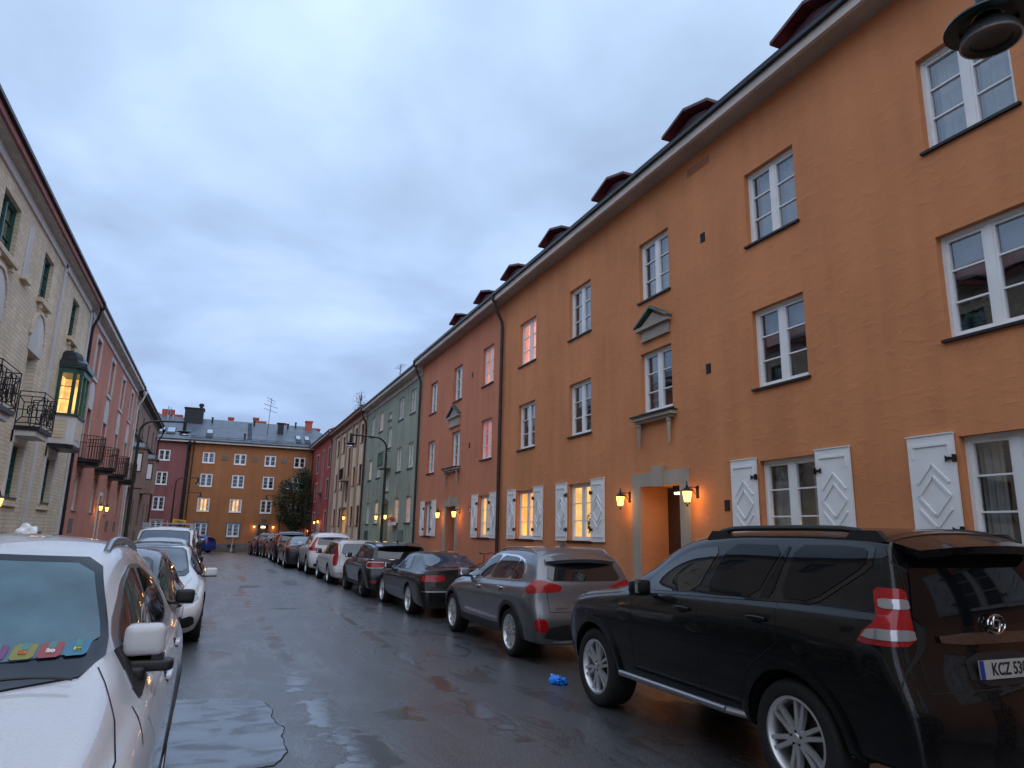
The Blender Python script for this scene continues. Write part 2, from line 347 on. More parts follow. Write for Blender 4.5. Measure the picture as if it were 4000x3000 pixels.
PAVE = M('wet_paving', (.085, .083, .08), .35, var=.3, scale=2., bump=.3, bscale=30); KERB = M('granite_kerb', (.16, .155, .15), .45, var=.3, scale=12., bump=.3, bscale=50)
DIRT = M('dark_earth', (.05, .045, .04), .9, var=.3)
gb = MB(); gb.poly([(-600, -600, -1.4), (600, -600, -1.4), (600, 600, -1.4), (-600, 600, -1.4)]); tag(gb.build('ground', DIRT), kind='structure')
YS = [-14, 0, 15, 30, 45, 55, 65, 76, 90]
sheet('road', -60, 60, [-40, -14], 0, ASPH)
rb = sheet('road', -2.45, 6.0, YS, 0, ASPH, nx=4)
sheet('road', -60, -2.45, [69.5, 76, 90], -.004, ASPH); sheet('road', 6.0, 60, [77.5, 90], -.004, ASPH)
PY = [-14, 0, 15, 30, 45, 55, 65, 68.2]
sheet('pavement', -5.6, -2.6, PY, .11, PAVE, .2); sheet('pavement', 6.15, 8.9, PY[:-1] + [76], .11, PAVE, .2)
sheet('kerb', -2.6, -2.45, PY, .125, KERB, .2); sheet('kerb', 6.0, 6.15, PY[:-1] + [76], .125, KERB, .2)
sheet('pavement', -20, 20, [74.6, 76.2], .1, PAVE, .2)
# newer asphalt patch with a cracked edge on the left
pm_, pt_, pb_ = bsdf('newer_wet_asphalt')
co = N(pt_, 'ShaderNodeTexCoord'); n = N(pt_, 'ShaderNodeTexNoise', i_Scale=2.2, i_Detail=6.0, i_Distortion=.7)
mp = N(pt_, 'ShaderNodeMapping'); mp.inputs['Scale'].default_value = (1.1, 1.9, 1); Lk(pt_, co.outputs['Object'], mp.inputs[0]); Lk(pt_, mp.outputs[0], n.inputs['Vector'])
Lk(pt_, ramp(pt_, n.outputs[0], [(.38, .42), (.50, .16), (.6, .05)]), pb_.inputs['Roughness']); pb_.inputs['Base Color'].default_value = (.035, .036, .04, 1); pb_.inputs['Coat Weight'].default_value = .3; pb_.inputs['Coat Roughness'].default_value = .12
n2_ = N(pt_, 'ShaderNodeTexNoise', i_Scale=60., i_Detail=2.0); Lk(pt_, co.outputs['Object'], n2_.inputs['Vector'])
bp = N(pt_, 'ShaderNodeBump', i_Strength=.2, i_Distance=.006); Lk(pt_, n2_.outputs[0], bp.inputs['Height']); Lk(pt_, bp.outputs[0], pb_.inputs['Normal'])
edge = [(-.1, 8.3), (.25, 8.25), (.62, 8.05), (.70, 7.6), (.66, 7.3), (.74, 6.9), (.70, 6.6), (.72, 6.2), (.60, 5.9), (.46, 5.85), (.30, 5.6), (.12, 5.45), (-.1, 5.4)]
fine = []
for (x0, y0), (x1, y1) in zip(edge, edge[1:]):
    for k in range(6):
        t_ = k / 6; fine.append((x0 + (x1 - x0) * t_ + random.uniform(-.012, .012), y0 + (y1 - y0) * t_ + random.uniform(-.015, .015)))
fine.append(edge[-1])
pb = MB(); pb.f.append([pb.pt(x, y, .006) for x, y in fine + [(-1.8, 5.2), (-1.8, 8.5)]]); pb.m.append(0)
tag(pb.build('asphalt_patch', pm_), kind='structure')
cr = MB()
for (x0, y0), (x1, y1) in list(zip(fine, fine[1:]))[14:]:
    w0 = random.uniform(.0015, .004); cr.poly([(x0 - w0, y0, .0085), (x0 + w0, y0, .0085), (x1 + w0, y1, .0085), (x1 - w0, y1, .0085)]); cr.poly([(x0, y0 - w0, .0087), (x0, y0 + w0, .0087), (x1, y1 + w0, .0087), (x1, y1 - w0, .0087)])
tag(cr.build('crack', SEAM), kind='structure')
mh = MB(); mh.lathe([(0, .012), (.30, .012), (.32, .006)], (1.15, 23.5, 0), n=24)
tag(mh.build('manhole_cover', M('cast_iron', (.03, .03, .03), .35, metal=.7, bump=.5, bscale=30)), 'round iron manhole cover set flush in the wet street', 'manhole cover')
# ------------------------------------------------------------------ houses
FR = lambda u, d, z: (8.8 - d, u, z)
FL = lambda u, d, z: (-5.5 + d, u, z)
FE = lambda u, d, z: (u, 76 - d, z)
def wall_mesh(fn, u0, u1, z0, z1, holes, depth, thick=9.):
    b = MB(fn)
    us = sorted({u0, u1, *[h[0] for h in holes], *[h[1] for h in holes]}); zs = sorted({z0, z1, *[h[2] for h in holes], *[h[3] for h in holes]})
    for a, c in zip(us, us[1:]):
        for e, g in zip(zs, zs[1:]):
            mu, mz = (a + c) / 2, (e + g) / 2
            if any(h[0] < mu < h[1] and h[2] < mz < h[3] for h in holes): continue
            b.poly([(a, 0, e), (c, 0, e), (c, 0, g), (a, 0, g)])
    for h in holes:
        a, c, e, g = h[:4]; D = -(h[4] if len(h) > 4 else depth)
        b.poly([(a, 0, e), (a, D, e), (a, D, g), (a, 0, g)]); b.poly([(c, 0, e), (c, D, e), (c, D, g), (c, 0, g)])
        b.poly([(a, 0, g), (c, 0, g), (c, D, g), (a, D, g)]); b.poly([(a, 0, e), (c, 0, e), (c, D, e), (a, D, e)])
    for u in (u0, u1): b.poly([(u, 0, z0), (u, -thick, z0), (u, -thick, z1), (u, 0, z1)])
    b.poly([(u0, -thick, z0), (u1, -thick, z0), (u1, -thick, z1), (u0, -thick, z1)])
    return b
def win(fn, root, org, u0, u1, z0, z1, fm=None, kind='dark', rows=3, depth=.11, cols=2, sill=None, curtain=None, label=None, fw=.055):
    fm = fm or WHITE; D = depth; b = MB(fn)
    b.box(u0, u0 + fw, -D - .07, -D + .03, z0, z1); b.box(u1 - fw, u1, -D - .07, -D + .03, z0, z1)
    b.box(u0 + fw, u1 - fw, -D - .07, -D + .03, z1 - fw, z1); b.box(u0 + fw, u1 - fw, -D - .07, -D + .03, z0, z0 + fw)
    iu0, iu1, iz0, iz1 = u0 + fw, u1 - fw, z0 + fw, z1 - fw
    if cols == 2:
        mu = (u0 + u1) / 2; b.box(mu - .055, mu + .055, -D - .06, -D + .02, iz0, iz1); segs = [(iu0, mu - .055), (mu + .055, iu1)]
    else: segs = [(iu0, iu1)]
    for a, c in segs:
        b.box(a, a + .035, -D - .05, -D + .008, iz0, iz1); b.box(c - .035, c, -D - .05, -D + .008, iz0, iz1)
        b.box(a + .035, c - .035, -D - .05, -D + .008, iz0, iz0 + .045); b.box(a + .035, c - .035, -D - .05, -D + .008, iz1 - .04, iz1)
        for r in range(1, rows):
            zr = iz0 + (iz1 - iz0) * r / rows; b.box(a + .035, c - .035, -D - .045, -D + .002, zr - .012, zr + .012)
    w = b.build('window', fm, root, org)
    if label: w['label'] = label
    p = MB(fn); p.poly([(iu0, -D - .03, iz0), (iu1, -D - .03, iz0), (iu1, -D - .03, iz1), (iu0, -D - .03, iz1)])
    litk = {'yellow': LITY, 'orange': LITO, 'pink': LITP, 'pale': LITW, 'rose': LITR}.get(kind)
    p.build('pane', GLL if litk else GL, w, org)
    s = MB(fn); s.box(u0 - .05, u1 + .05, -D + .031, .055, z0 - .045, z0 - .006); s.build('sill', sill or DMET, w, org)
    r = MB(fn); bk = -D - .85 if not litk else -D - .5
    r.poly([(u0, bk, z0), (u1, bk, z0), (u1, bk, z1), (u0, bk, z1)])
    r.mi = 1
    f0 = -D - .072
    r.poly([(u0, f0, z0), (u0, bk, z0), (u0, bk, z1), (u0, f0, z1)]); r.poly([(u1, f0, z0), (u1, bk, z0), (u1, bk, z1), (u1, f0, z1)])
    r.poly([(u0, f0, z1), (u1, f0, z1), (u1, bk, z1), (u0, bk, z1)]); r.poly([(u0, f0, z0), (u1, f0, z0), (u1, bk, z0), (u0, bk, z0)])
    r.build('room_interior', [litk or ROOM, litk or ROOM], w, org)
    if curtain:
        c = MB(fn); W_ = u1 - u0
        if curtain == 'blind':
            c.box(u0 + .06, u1 - .06, -D - .16, -D - .14, z0 + (z1 - z0) * random.uniform(.35, .6), z1 - .05); mt = CURTD
        elif curtain == 'full':
            k = 26; pts = [(u0 + .05 + (W_ - .1) * i / k, -D - .17 + .02 * math.sin(i * 1.9)) for i in range(k + 1)]
            for (a, da), (e, de) in zip(pts, pts[1:]): c.poly([(a, da, z0 + .05), (e, de, z0 + .05), (e, de, z1 - .05), (a, da, z1 - .05)])
            mt = litk or CURT  # in lit windows the cloth itself emits, standing in for lamplight through it
        else:
            for s0, s1 in ((u0 + .04, u0 + .04 + W_ * .24), (u1 - .04 - W_ * .24, u1 - .04)):
                k = 9; pts = [(s0 + (s1 - s0) * i / k, -D - .18 + .02 * math.sin(i * 2.1)) for i in range(k + 1)]
                for (a, da), (e, de) in zip(pts, pts[1:]): c.poly([(a, da, z0 + .02), (e, de, z0 + .02), (e, de, z1 - .03), (a, da, z1 - .03)])
            mt = CURT
        c.build('curtain', mt, w, org)
    return w
def shutter(fn, root, org, u0, u1, z0, z1):
    b = MB(fn); b.box(u0, u1, .015, .05, z0, z1); b.box(u0 - .01, u1 + .01, .012, .065, z1, z1 + .015)
    c = (u0 + u1) / 2; zc = (z0 + z1) / 2 - .03; hw = (u1 - u0) * .34
    def bar(ua, za, ub, zb, w=.016):
        dx, dz = ub - ua, zb - za; l = math.hypot(dx, dz); nx, nz = -dz / l * w, dx / l * w
        q = [(ua + nx, za + nz), (ub + nx, zb + nz), (ub - nx, zb - nz), (ua - nx, za - nz)]
        b.prism(q, .0495, .066)
    hh = hw * 1.15
    for s in (-1, 1):
        bar(c, zc + hh, c + s * hw, zc); bar(c + s * hw, zc, c, zc - hh)
        bar(c, zc + hh + .16, c + s * hw, zc + .17); bar(c, zc - hh - .16, c + s * hw, zc - .17)
    bar(u0 + .09, z1 - .13, u1 - .09, z1 - .13); bar(u0 + .09, z0 + .12, u1 - .09, z0 + .12)
    for uu in (u0 + .07, u1 - .07):
        bar(uu, z1 - .13, uu, z1 - .30, .009); bar(uu, z0 + .12, uu, z0 + .3, .009)
    s = b.build('shutter', WHITE, root, org)
    return s
def hinges(fn, sh, org, u, z0, z1, s):
    h = MB(fn)
    for z in (z0 + .28, z1 - .28):
        h.box(u - .012, u + .012, .03, .09, z - .05, z + .05)
        q = [(u, z - .014), (u + s * .08, z - .02), (u + s * .12, z - .045), (u + s * .12, z + .045), (u + s * .08, z + .02), (u, z + .014)]
        h.prism(q, .066, .075); h.f += [[len(h.v) - 12, len(h.v) - 13, len(h.v) - 1]]; h.m.append(0)
    build_split(h, 'hinge', DMET, sh, org)
def downpipe(fn, root, org, u, ztop, zbot, mat=PIPE, over=.5, r=.055):
    b = MB(); pth = [(u, over - .08, ztop - .1), (u, over - .1, ztop - .35), (u + .0, over * .6, ztop - .6), (u, .12, ztop - .95), (u, .10, ztop - 1.2), (u, .10, zbot)]
    b.tube([fn(*p) for p in pth], r, 10)
    b.lathe([(.02, .05), (.13, .06), (.13, -.1), (.06, -.22)], fn(u, over - .08, ztop - .05), n=10)
    for z in (ztop - 2, ztop - 4.2, ztop - 6.4, ztop - 8.2):
        if z > zbot: b.lathe([(r + .012, -.02), (r + .012, .02)], fn(u, .10, z), n=10)
    b.build('downpipe', mat, root, org, smooth=True)
def cornice(fn, root, org, u0, u1, zg, over, mats=None, mould=False, zw=None):
    """zg: top of gutter, soffit slightly below"""
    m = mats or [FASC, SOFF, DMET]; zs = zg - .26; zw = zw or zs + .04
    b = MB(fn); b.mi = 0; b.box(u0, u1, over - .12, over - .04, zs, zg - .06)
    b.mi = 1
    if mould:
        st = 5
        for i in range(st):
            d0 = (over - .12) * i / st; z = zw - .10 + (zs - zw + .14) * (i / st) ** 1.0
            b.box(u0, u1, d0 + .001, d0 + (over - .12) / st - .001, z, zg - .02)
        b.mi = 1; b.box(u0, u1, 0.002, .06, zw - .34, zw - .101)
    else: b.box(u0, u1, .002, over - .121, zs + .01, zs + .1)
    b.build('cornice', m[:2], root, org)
    g = MB(fn); g.box(u0, u1, over - .039, over + .045, zg - .085, zg)
    g.build('gutter', m[2], root, org)
def gable(fn, root, org, u0, u1, ze, over, run, slope, mat, hip=None):
    b = MB(fn); zr = ze + (run + over) * slope
    h0 = h1 = 0
    if hip: h0, h1 = hip
    b.poly([(u0, over, ze), (u1, over, ze), (u1 - h1, -run, zr), (u0 + h0, -run, zr)])
    b.poly([(u0, -2 * run - over, ze), (u1, -2 * run - over, ze), (u1 - h1, -run, zr), (u0 + h0, -run, zr)])
    b.poly([(u0, over, ze), (u0, -2 * run - over, ze), (u0 + h0, -run, zr)]); b.poly([(u1, over, ze), (u1, -2 * run - over, ze), (u1 - h1, -run, zr)])
    return b.build('roof', mat, root, org)
def dormer(fn, root, org, uc, zb, mat, df=-.62):
    b = MB(fn); pk = 11.62; ev = 11.38; hw = .60; uc += .14
    b.box(uc - hw, uc + hw, -3.2, df - .001, zb, ev)
    b.prism([(uc - hw, ev + .001), (uc + hw, ev + .001), (uc, pk - .1)], -3.2, df)
    for s in (-1, 1):
        q = [(uc, pk), (uc + s * (hw + .28), ev - .02), (uc + s * (hw + .28), ev + .05), (uc, pk + .07)]
        b.prism(q, -3.6, df + .22)
        b.prism([(uc, pk - .30), (uc + s * hw * .8, ev - .06), (uc + s * hw * .8, ev - .13), (uc, pk - .37)], df, df + .04)
    d = b.build('dormer', mat, root, org)
    w = MB(fn); w.box(uc - .42, uc + .42, df, df + .035, zb + .2, ev - .1); w.build('dormer_window', DMET, d, org)
def lantern_proto():
    o = thing('wall_lantern', 'x', 'lantern')
    b = MB(); b.box(-.05, .05, -.02, .015, -.12, .16)
    b.tube([(0, .01, .12), (0, .12, .13), (0, .22, .125), (0, .30, .12)], .012, 6); b.tube([(0, .01, -.08), (0, .07, -.02), (0, .13, .06), (0, .2, .12)], .009, 6)
    b.build('bracket', DMET, o)
    b = MB(); b.lathe([(.0, .26), (.012, .25), (.014, .19), (.03, .16), (.025, .13), (.055, .11), (.135, .04), (.14, .025), (.10, .024)], (0, .3, 0), n=6)
    b.lathe([(.07, -.22), (.075, -.235), (.03, -.27), (.02, -.30), (.024, -.32), (0, -.335)], (0, .3, 0), n=6)
    for k in range(6):
        t = k * math.pi / 3; b.tube([(.118 * math.cos(t), .3 + .118 * math.sin(t), .03), (.072 * math.cos(t), .3 + .072 * math.sin(t), -.225)], .007, 4)
    b.build('frame', DMET, o)
    b = MB(); b.lathe([(.112, .025), (.068, -.222)], (0, .3, 0), n=6); g = b.build('lamp_glass', LAMPG, o)
    b = MB(); b.lathe([(0, .0), (.022, -.02), (.03, -.05), (.022, -.09), (0, -.1)], (0, .3, -.03), n=10); 
    l = bpy.data.lights.new('lantern_light', 'POINT'); l.energy = 1.8; l.color = (1, .50, .14); l.shadow_soft_size = .05
    lo = bpy.data.objects.new('lantern_light', l); COL.objects.link(lo); lo.parent = o; lo.location = (0, .30, -.42)
    l2 = bpy.data.lights.new('lantern_glow', 'POINT'); l2.energy = 1.3; l2.color = (1, .50, .14); l2.shadow_soft_size = .06
    lo2 = bpy.data.objects.new('lantern_glow', l2); COL.objects.link(lo2); lo2.parent = o; lo2.location = (0, .16, -.02)
    return o
LANT = None
def lantern(side, u, z, label, power=1., globe=False):
    global LANT
    if LANT is None: LANT = lantern_proto(); o = LANT
    else: o = copy_tree(LANT)
    loc, rz = {'R': ((8.8, u, z), rad(90)), 'L': ((-5.5, u, z), rad(-90)), 'E': ((u, 76, z), rad(180))}[side]
    o.location = loc; o.rotation_euler = (0, 0, rz); o.scale = (.86, .86, .86)
    return tag(o, label, 'lantern', 'lit lanterns beside the house doors')
def surround(fn, root, org, u0, u1, z0, z1, w, key=True, mat=None, d=.05):
    b = MB(fn); b.box(u0 - w, u0, .002, d, z0, z1); b.box(u1, u1 + w, .002, d, z0, z1); b.box(u0 - w, u1 + w, .002, d + .002, z1 + .001, z1 + w)
    if key: c = (u0 + u1) / 2; b.prism([(c - .14, z1 - .02), (c + .14, z1 - .02), (c + .2, z1 + w + .12), (c - .2, z1 + w + .12)], .003, d + .05)
    return b.build('door_surround', mat or STONE, root, org)
def door_back(fn, root, org, u0, u1, z0, z1, D, mat=BROWNP, lit_=None):
    b = MB(fn); b.box(u0, u1, -D - .06, -D + .0, z0, z1)
    b.box(u0 + .1, (u0 + u1) / 2 - .05, -D, -D + .02, z0 + .15, z0 + 1.1); b.box((u0 + u1) / 2 + .05, u1 - .1, -D, -D + .02, z0 + .15, z0 + 1.1)
    d = b.build('door', mat, root, org)
    h = MB(fn); h.box((u0 + u1) / 2 - .02, (u0 + u1) / 2 + .02, -D + .02, -D + .07, z0 + 1.0, z0 + 1.25); h.build('handle', CHROME, d, org)
    if lit_:
        g = MB(fn); g.poly([(u0 + .12, -D + .022, z0 + 1.2), ((u0 + u1) / 2 - .08, -D + .022, z0 + 1.2), ((u0 + u1) / 2 - .08, -D + .022, z1 - .15), (u0 + .12, -D + .022, z1 - .15)])
        g.build('door_pane', lit_, d, org)
    return d
def wsur(fn, root, org, a, c, z0, z1, w, mat, d=.05, zb=.05):
    b = MB(fn); P = [(a - w, z0 - w - zb), (c + w, z0 - w - zb), (c + w, z1 + w), (a - w, z1 + w)]; Q = [(a, z0 - zb), (c, z0 - zb), (c, z1), (a, z1)]
    for i in range(4):
        j = (i + 1) % 4
        b.poly([(P[i][0], d, P[i][1]), (P[j][0], d, P[j][1]), (Q[j][0], d, Q[j][1]), (Q[i][0], d, Q[i][1])])
        b.poly([(P[i][0], d, P[i][1]), (P[j][0], d, P[j][1]), (P[j][0], .001, P[j][1]), (P[i][0], .001, P[i][1])])
        b.poly([(Q[i][0], d, Q[i][1]), (Q[j][0], d, Q[j][1]), (Q[j][0], .001, Q[j][1]), (Q[i][0], .001, Q[i][1])])
    return b.build('window_surround', mat, root, org)
def vent(fn, root, org, u, z):
    v = MB(fn)
    v.box(u - .07, u + .07, .001, .012, z - .1, z + .1)
    for k in range(5): v.box(u - .06, u + .06, .013, .022, z - .085 + k * .038, z - .07 + k * .038)
    v.build('vent_grille', DMET, root, org)
def niche_arch(fn, u0, u1, z0, z1, d, n=12):
    c = (u0 + u1) / 2; r = (u1 - u0) / 2; pts = [(u0, z0), (u1, z0)]
    pts += [(c + r * math.cos(math.pi * k / n), z1 - r + r * math.sin(math.pi * k / n)) for k in range(n + 1)]
    b = MB(fn); b.prism(pts, .003, d); return b
ROWS = [(7.19, 8.66), (4.41, 5.88), (1.62, 3.10)]
# ---- ochre house (right, nearest)
org = (8.8, 8, 0)
h = thing('town_house', 'bright ochre plastered three-storey house with white diamond shutters and red dormers, nearest on the right', 'house', org, group='terraced town houses')
cols = [(4.74, 6.0), (8.40, 9.65), (12.16, 13.36), (15.75, 17.0), (19.3, 20.6), (-.3, .95), (-5.2, -4)]
holes = []; wl = []
for ci, (a, c) in enumerate(cols):
    for ri, (z0, z1) in enumerate(ROWS):
        if ci == 2 and ri == 2: continue
        if ci == 2 and ri == 1: z0, z1 = 4.50, 5.92
        holes.append((a, c, z0, z1, .18)); wl.append((a, c, z0, z1, ci, ri))
holes.append((11.95, 13.45, .0, 2.84, .72))
OB = 22.0
wall_mesh(FR, -14, OB, -1, 9.97, holes, .18).build('wall', OR, h, org)
kinds = {(4, 0): ('pink', 'full'), (4, 2): ('orange', None), (3, 2): ('pale', None), (3, 1): ('dark', 'blind'), (0, 1): ('dark', 'blind'), (1, 1): ('dark', 'blind'), (2, 1): ('dark', 'side'), (3, 0): ('dark', 'full'), (2, 0): ('dark', 'full'), (1, 0): ('dark', 'full'), (0, 0): ('dark', 'full'), (4, 1): ('dark', 'full'), (0, 2): ('dark', 'side'), (1, 2): ('dark', 'side')}
for a, c, z0, z1, ci, ri in wl:
    k, cu = kinds.get((ci, ri), ('dark', None)); win(FR, h, org, a, c, z0, z1, WHITE, k, 3, .13, curtain=cu)
    if ri == 2:
        w_ = .66
        for s0, s1, sg, hu in ((c + .05, c + .05 + w_, 1, c + .05), (a - .05 - w_, a - .05, -1, a - .05)):
            s_ = shutter(FR, h, org, s0, s1, z0 - .02, z1 + .05); hinges(FR, s_, org, hu, z0, z1, sg)
surround(FR, h, org, 11.95, 13.45, .1, 2.84, .30)
door_back(FR, h, org, 11.96, 13.44, .1, 2.84, .71, BROWNP, lit('door_glow', (1, .6, .2), .35))
nb = MB(FR); nb.box(12.30, 12.62, -.62, -.30, 2.66, 2.70); nb.build('number_lamp', LAMPN, h, org)
nbx = MB(FR); nbx.box(12.28, 12.64, -.64, -.28, 2.701, 2.86); nbx.box(12.44, 12.48, -.5, -.4, 2.861, 2.83); nbo = nbx.build('number_lamp_housing', DMET, h, org)
text_mesh('15', .20, 'house_number', LAMPN, h, Matrix.Translation((0, 0, 0)) @ Matrix.Translation((FR(12.45, -.60, 2.78)[0] - org[0] , 12.275 - org[1], 2.78)) @ Matrix.Rotation(rad(90), 4, 'X'), .004)
pl = bpy.data.lights.new('doorway_light', 'POINT'); pl.energy = 3; pl.color = (1, .62, .25); pl.shadow_soft_size = .1
plo = bpy.data.objects.new('doorway_light', pl); COL.objects.link(plo); plo.parent = h; plo.location = (.35, 12.5 - 8, 2.5)
def hood(u0, u1, zb, zp, pz0, root, org):
    b = MB(FR); b.mi = 0; c = (u0 + u1) / 2
    b.prism([(u0 + .12, zb), (u1 - .12, zb), (c, zp - .12)], .002, .07)
    b.box(u0 + .1, u1 - .18, .003, .05, pz0, zb - .08); b.box(u0 + .02, u1 - .02, .002, .13, zb - .08, zb - .001); b.box(u0 + .07, u1 - .15, .002, .07, pz0 - .05, pz0 - .001)
    b.mi = 1
    for s, e in ((u0, c), (u1, c)):
        b.prism([(s, zb), (s, zb + .05), (c, zp + .04), (c, zp - .02)], .002, .16)
    b.build('window_hood', [STONE, COPPER], root, org)
def ledge(u0, u1, z, root, org):
    b = MB(FR); b.mi = 1; b.box(u0 - .02, u1 + .02, .001, .23, z - .02, z + .01); b.mi = 0; b.box(u0, u1, .001, .19, z - .10, z - .021); b.box(u0 + .08, u1 - .08, .001, .13, z - .16, z - .101)
    wl_ = b.build('window_ledge', [STONE, DMET], root, org)
    for s in (u0 + .18, u1 - .18):
        b = MB(); b.lathe([(.03, 0), (.07, -.05), (.04, -.1), (.05, -.16), (.02, -.56), (0, -.58)], FR(s, .09, z - .16), n=8); b.build('ledge_bracket', STONE, wl_, org)
hood(12.1, 13.42, 6.52, 6.9, 6.22, h, org); ledge(12.02, 13.52, 4.42, h, org)
for u, z in ((10.95, 7.9), (10.93, 5.07), (10.55, 2.35)): vent(FR, h, org, u, z)
b = MB(FR); b.box(10.65, 11.4, .001, .008, 9.48, 9.66); b.build('plaster_patch', M('patched_plaster', (.36, .145, .07), .9, var=.15), h, org)
for u, z, s_ in ((8.75, 1.86, .05), (9.25, 1.9, .06), (8.95, 1.84, .035)):
    b = MB(); b.lathe([(0, s_), (s_ * .7, s_ * .6), (s_, 0), (s_ * .6, -s_ * .8), (0, -s_)], FR(u, -.42, z), n=10); b.build('window_lamp', BULB, h, org)
b = MB(FR); b.box(4.95, 5.45, -.62, -.6, 2.62, 2.98); b.build('ceiling_lamp', LITO, h, org)
b = MB(FR)
for (u, z, n_) in ((5.7, 4.75, 60), (5.0, 4.7, 40), (9.3, 4.7, 40), (16.4, 2.1, 70)):
    for i in range(n_):
        c_ = Vector((u + random.gauss(0, .11), -.3 + random.gauss(0, .05), z + random.gauss(0, .12))); a_ = Vector([random.gauss(0, 1) for _ in range(3)]).normalized() * .045; e_ = a_.orthogonal().normalized() * .03
        b.poly([tuple(c_ + a_), tuple(c_ + e_), tuple(c_ - a_), tuple(c_ - e_)])
tag(b.build('window_plant', M('pot_plant_leaves', (.03, .09, .025), .5), h, org), kind='stuff')
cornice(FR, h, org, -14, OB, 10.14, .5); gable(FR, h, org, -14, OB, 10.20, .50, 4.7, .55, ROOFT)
downpipe(FR, h, org, OB, 10.1, .2, over=.5, r=.06)
for u in (4.6, 8.15, 11.85, 15.4, 19.1): dormer(FR, h, org, u, 10.0, ROOFR)
b = MB(FR); b.box(17.55, 18.0, -1.5, -1.1, 10.8, 11.5); b.tube([FR(17.77, -1.3, 11.5), FR(17.77, -1.3, 11.78)], .1, 10); b.lathe([(0, .08), (.18, .05), (.2, 0), (.1, -.01)], FR(17.77, -1.3, 11.78), n=12); b.build('chimney', ROOFR, h, org)
lantern('R', 13.92, 2.62, 'black lantern left of the door numbered 15 on the ochre house'); lantern('R', 11.42, 2.62, 'black lantern right of the door numbered 15, nearest lantern on the ochre house')
# ---- terracotta house
org = (8.8, 27, 0); RB = 32.85
h = thing('town_house', 'terracotta plastered house with white shutters and number 7A, between the ochre and the green house', 'house', org, group='terraced town houses')
cols = [(23.0, 24.15), (26.6, 27.7), (30.2, 31.3)]; holes = []; wl = []
for ci, (a, c) in enumerate(cols):
    for ri, (z0, z1) in enumerate(ROWS):
        if ci == 1 and ri == 2: continue
        holes.append((a, c, z0, z1, .18)); wl.append((a, c, z0, z1, ci, ri))
holes.append((26.75, 28.02, .0, 2.82, 1.1))
wall_mesh(FR, OB, RB, -1, 9.97, holes, .18).build('wall', RD, h, org)
kinds = {(0, 0): ('pink', 'full'), (0, 1): ('rose', 'full'), (0, 2): ('yellow', 'side'), (1, 0): ('dark', 'side'), (1, 1): ('dark', 'side'), (2, 0): ('dark', 'full'), (2, 1): ('dark', 'side'), (2, 2): ('dark', 'full')}
for a, c, z0, z1, ci, ri in wl:
    k, cu = kinds[(ci, ri)]; win(FR, h, org, a, c, z0, z1, WHITE, k, 3, .13, curtain=cu)
    if ri == 2:
        for s0, s1, sg, hu in ((c + .05, c + .68, 1, c + .05), (a - .68, a - .05, -1, a - .05)):
            s_ = shutter(FR, h, org, s0, s1, z0 - .02, z1 + .05); hinges(FR, s_, org, hu, z0, z1, sg)
surround(FR, h, org, 26.75, 28.02, .1, 2.82, .30); door_back(FR, h, org, 26.76, 28.0, .1, 2.82, 1.08)
hood(26.6, 28.2, 6.55, 6.98, 6.15, h, org); ledge(26.4, 28.3, 4.38, h, org)
vent(FR, h, org, 25.3, 7.9); vent(FR, h, org, 25.4, 5.1)
b = MB(FR); b.box(24.85, 25.25, .001, .02, 2.46, 2.74); sg_ = b.build('number_sign', M('sign_red', (.25, .01, .01), .4), h, org)
text_mesh('7A', .2, 'sign_text', WHITE, sg_, Matrix.Translation((8.775 - org[0], 25.05 - org[1], 2.6)) @ Matrix.Rotation(rad(-90), 4, 'Z') @ Matrix.Rotation(rad(90), 4, 'X'), .004)
cornice(FR, h, org, OB, RB, 10.14, .5); gable(FR, h, org, OB, RB, 10.20, .50, 4.7, .55, ROOFT); downpipe(FR, h, org, RB, 10.12, .2)
for u in (22.6, 25.7, 29.1): dormer(FR, h, org, u, 10.0, ROOFR)
lantern('R', 28.45, 2.55, 'brighter lantern left of the terracotta house door'); lantern('R', 26.25, 2.55, 'lantern right of the terracotta house door beside the red number sign')
# ---- green house
org = (8.8, 40, 0); GB = 46.6
h = thing('town_house', 'mottled green plastered house with pale windows and a flower box', 'house', org, group='terraced town houses')
G = [(34.0, 35.05), (36.5, 37.6), (41.6, 42.7), (44.2, 45.2)]; wl = []
for ci, (a, c) in enumerate(G):
    for ri, (z0, z1) in enumerate([(7.78, 9.03), (4.95, 6.25), (2.22, 3.52)]): wl.append((a, c, z0, z1, ci, ri))
wl += [(39.3, 40.1, 8.15, 8.6, 5, 0), (39.1, 40.1, 6.5, 7.7, 5, 1), (39.1, 40.1, 4.0, 5.3, 5, 2)]
holes = [(a, c, z0, z1, .18) for a, c, z0, z1, _, _ in wl] + [(39.05, 40.15, 0, 3.3, .9)]
wall_mesh(FR, RB, GB, -1, 9.85, holes, .18).build('wall', GR, h, org)
gk = {(1, 2): ('orange', 'side'), (0, 2): ('pink', 'full'), (2, 2): ('pale', 'full'), (3, 1): ('yellow', 'side'), (2, 0): ('pink', 'full')}
for a, c, z0, z1, ci, ri in wl: k, cu = gk.get((ci, ri), ('dark', random.choice(['full', 'full', 'side']))); win(FR, h, org, a, c, z0, z1, OFFW, k, 1 if (ci, ri) == (5, 0) else 3, .09, curtain=cu)
surround(FR, h, org, 39.05, 40.15, .1, 3.3, .16, True, GREYST); door_back(FR, h, org, 39.06, 40.14, .1, 3.3, .88)
b = MB(FR)
for a, c in G: m_ = (a + c) / 2; b.prism([(m_ - .07, 3.6), (m_ + .07, 3.6), (m_ + .12, 4.3), (m_ - .12, 4.3)], .002, .07)
build_split(b, 'keystone', STONE, h, org)
b = MB(FR); b.box(38.9, 40.4, .002, .5, 5.28, 5.36); bal = b.build('balcony', STONE, h, org)
b = MB(FR)
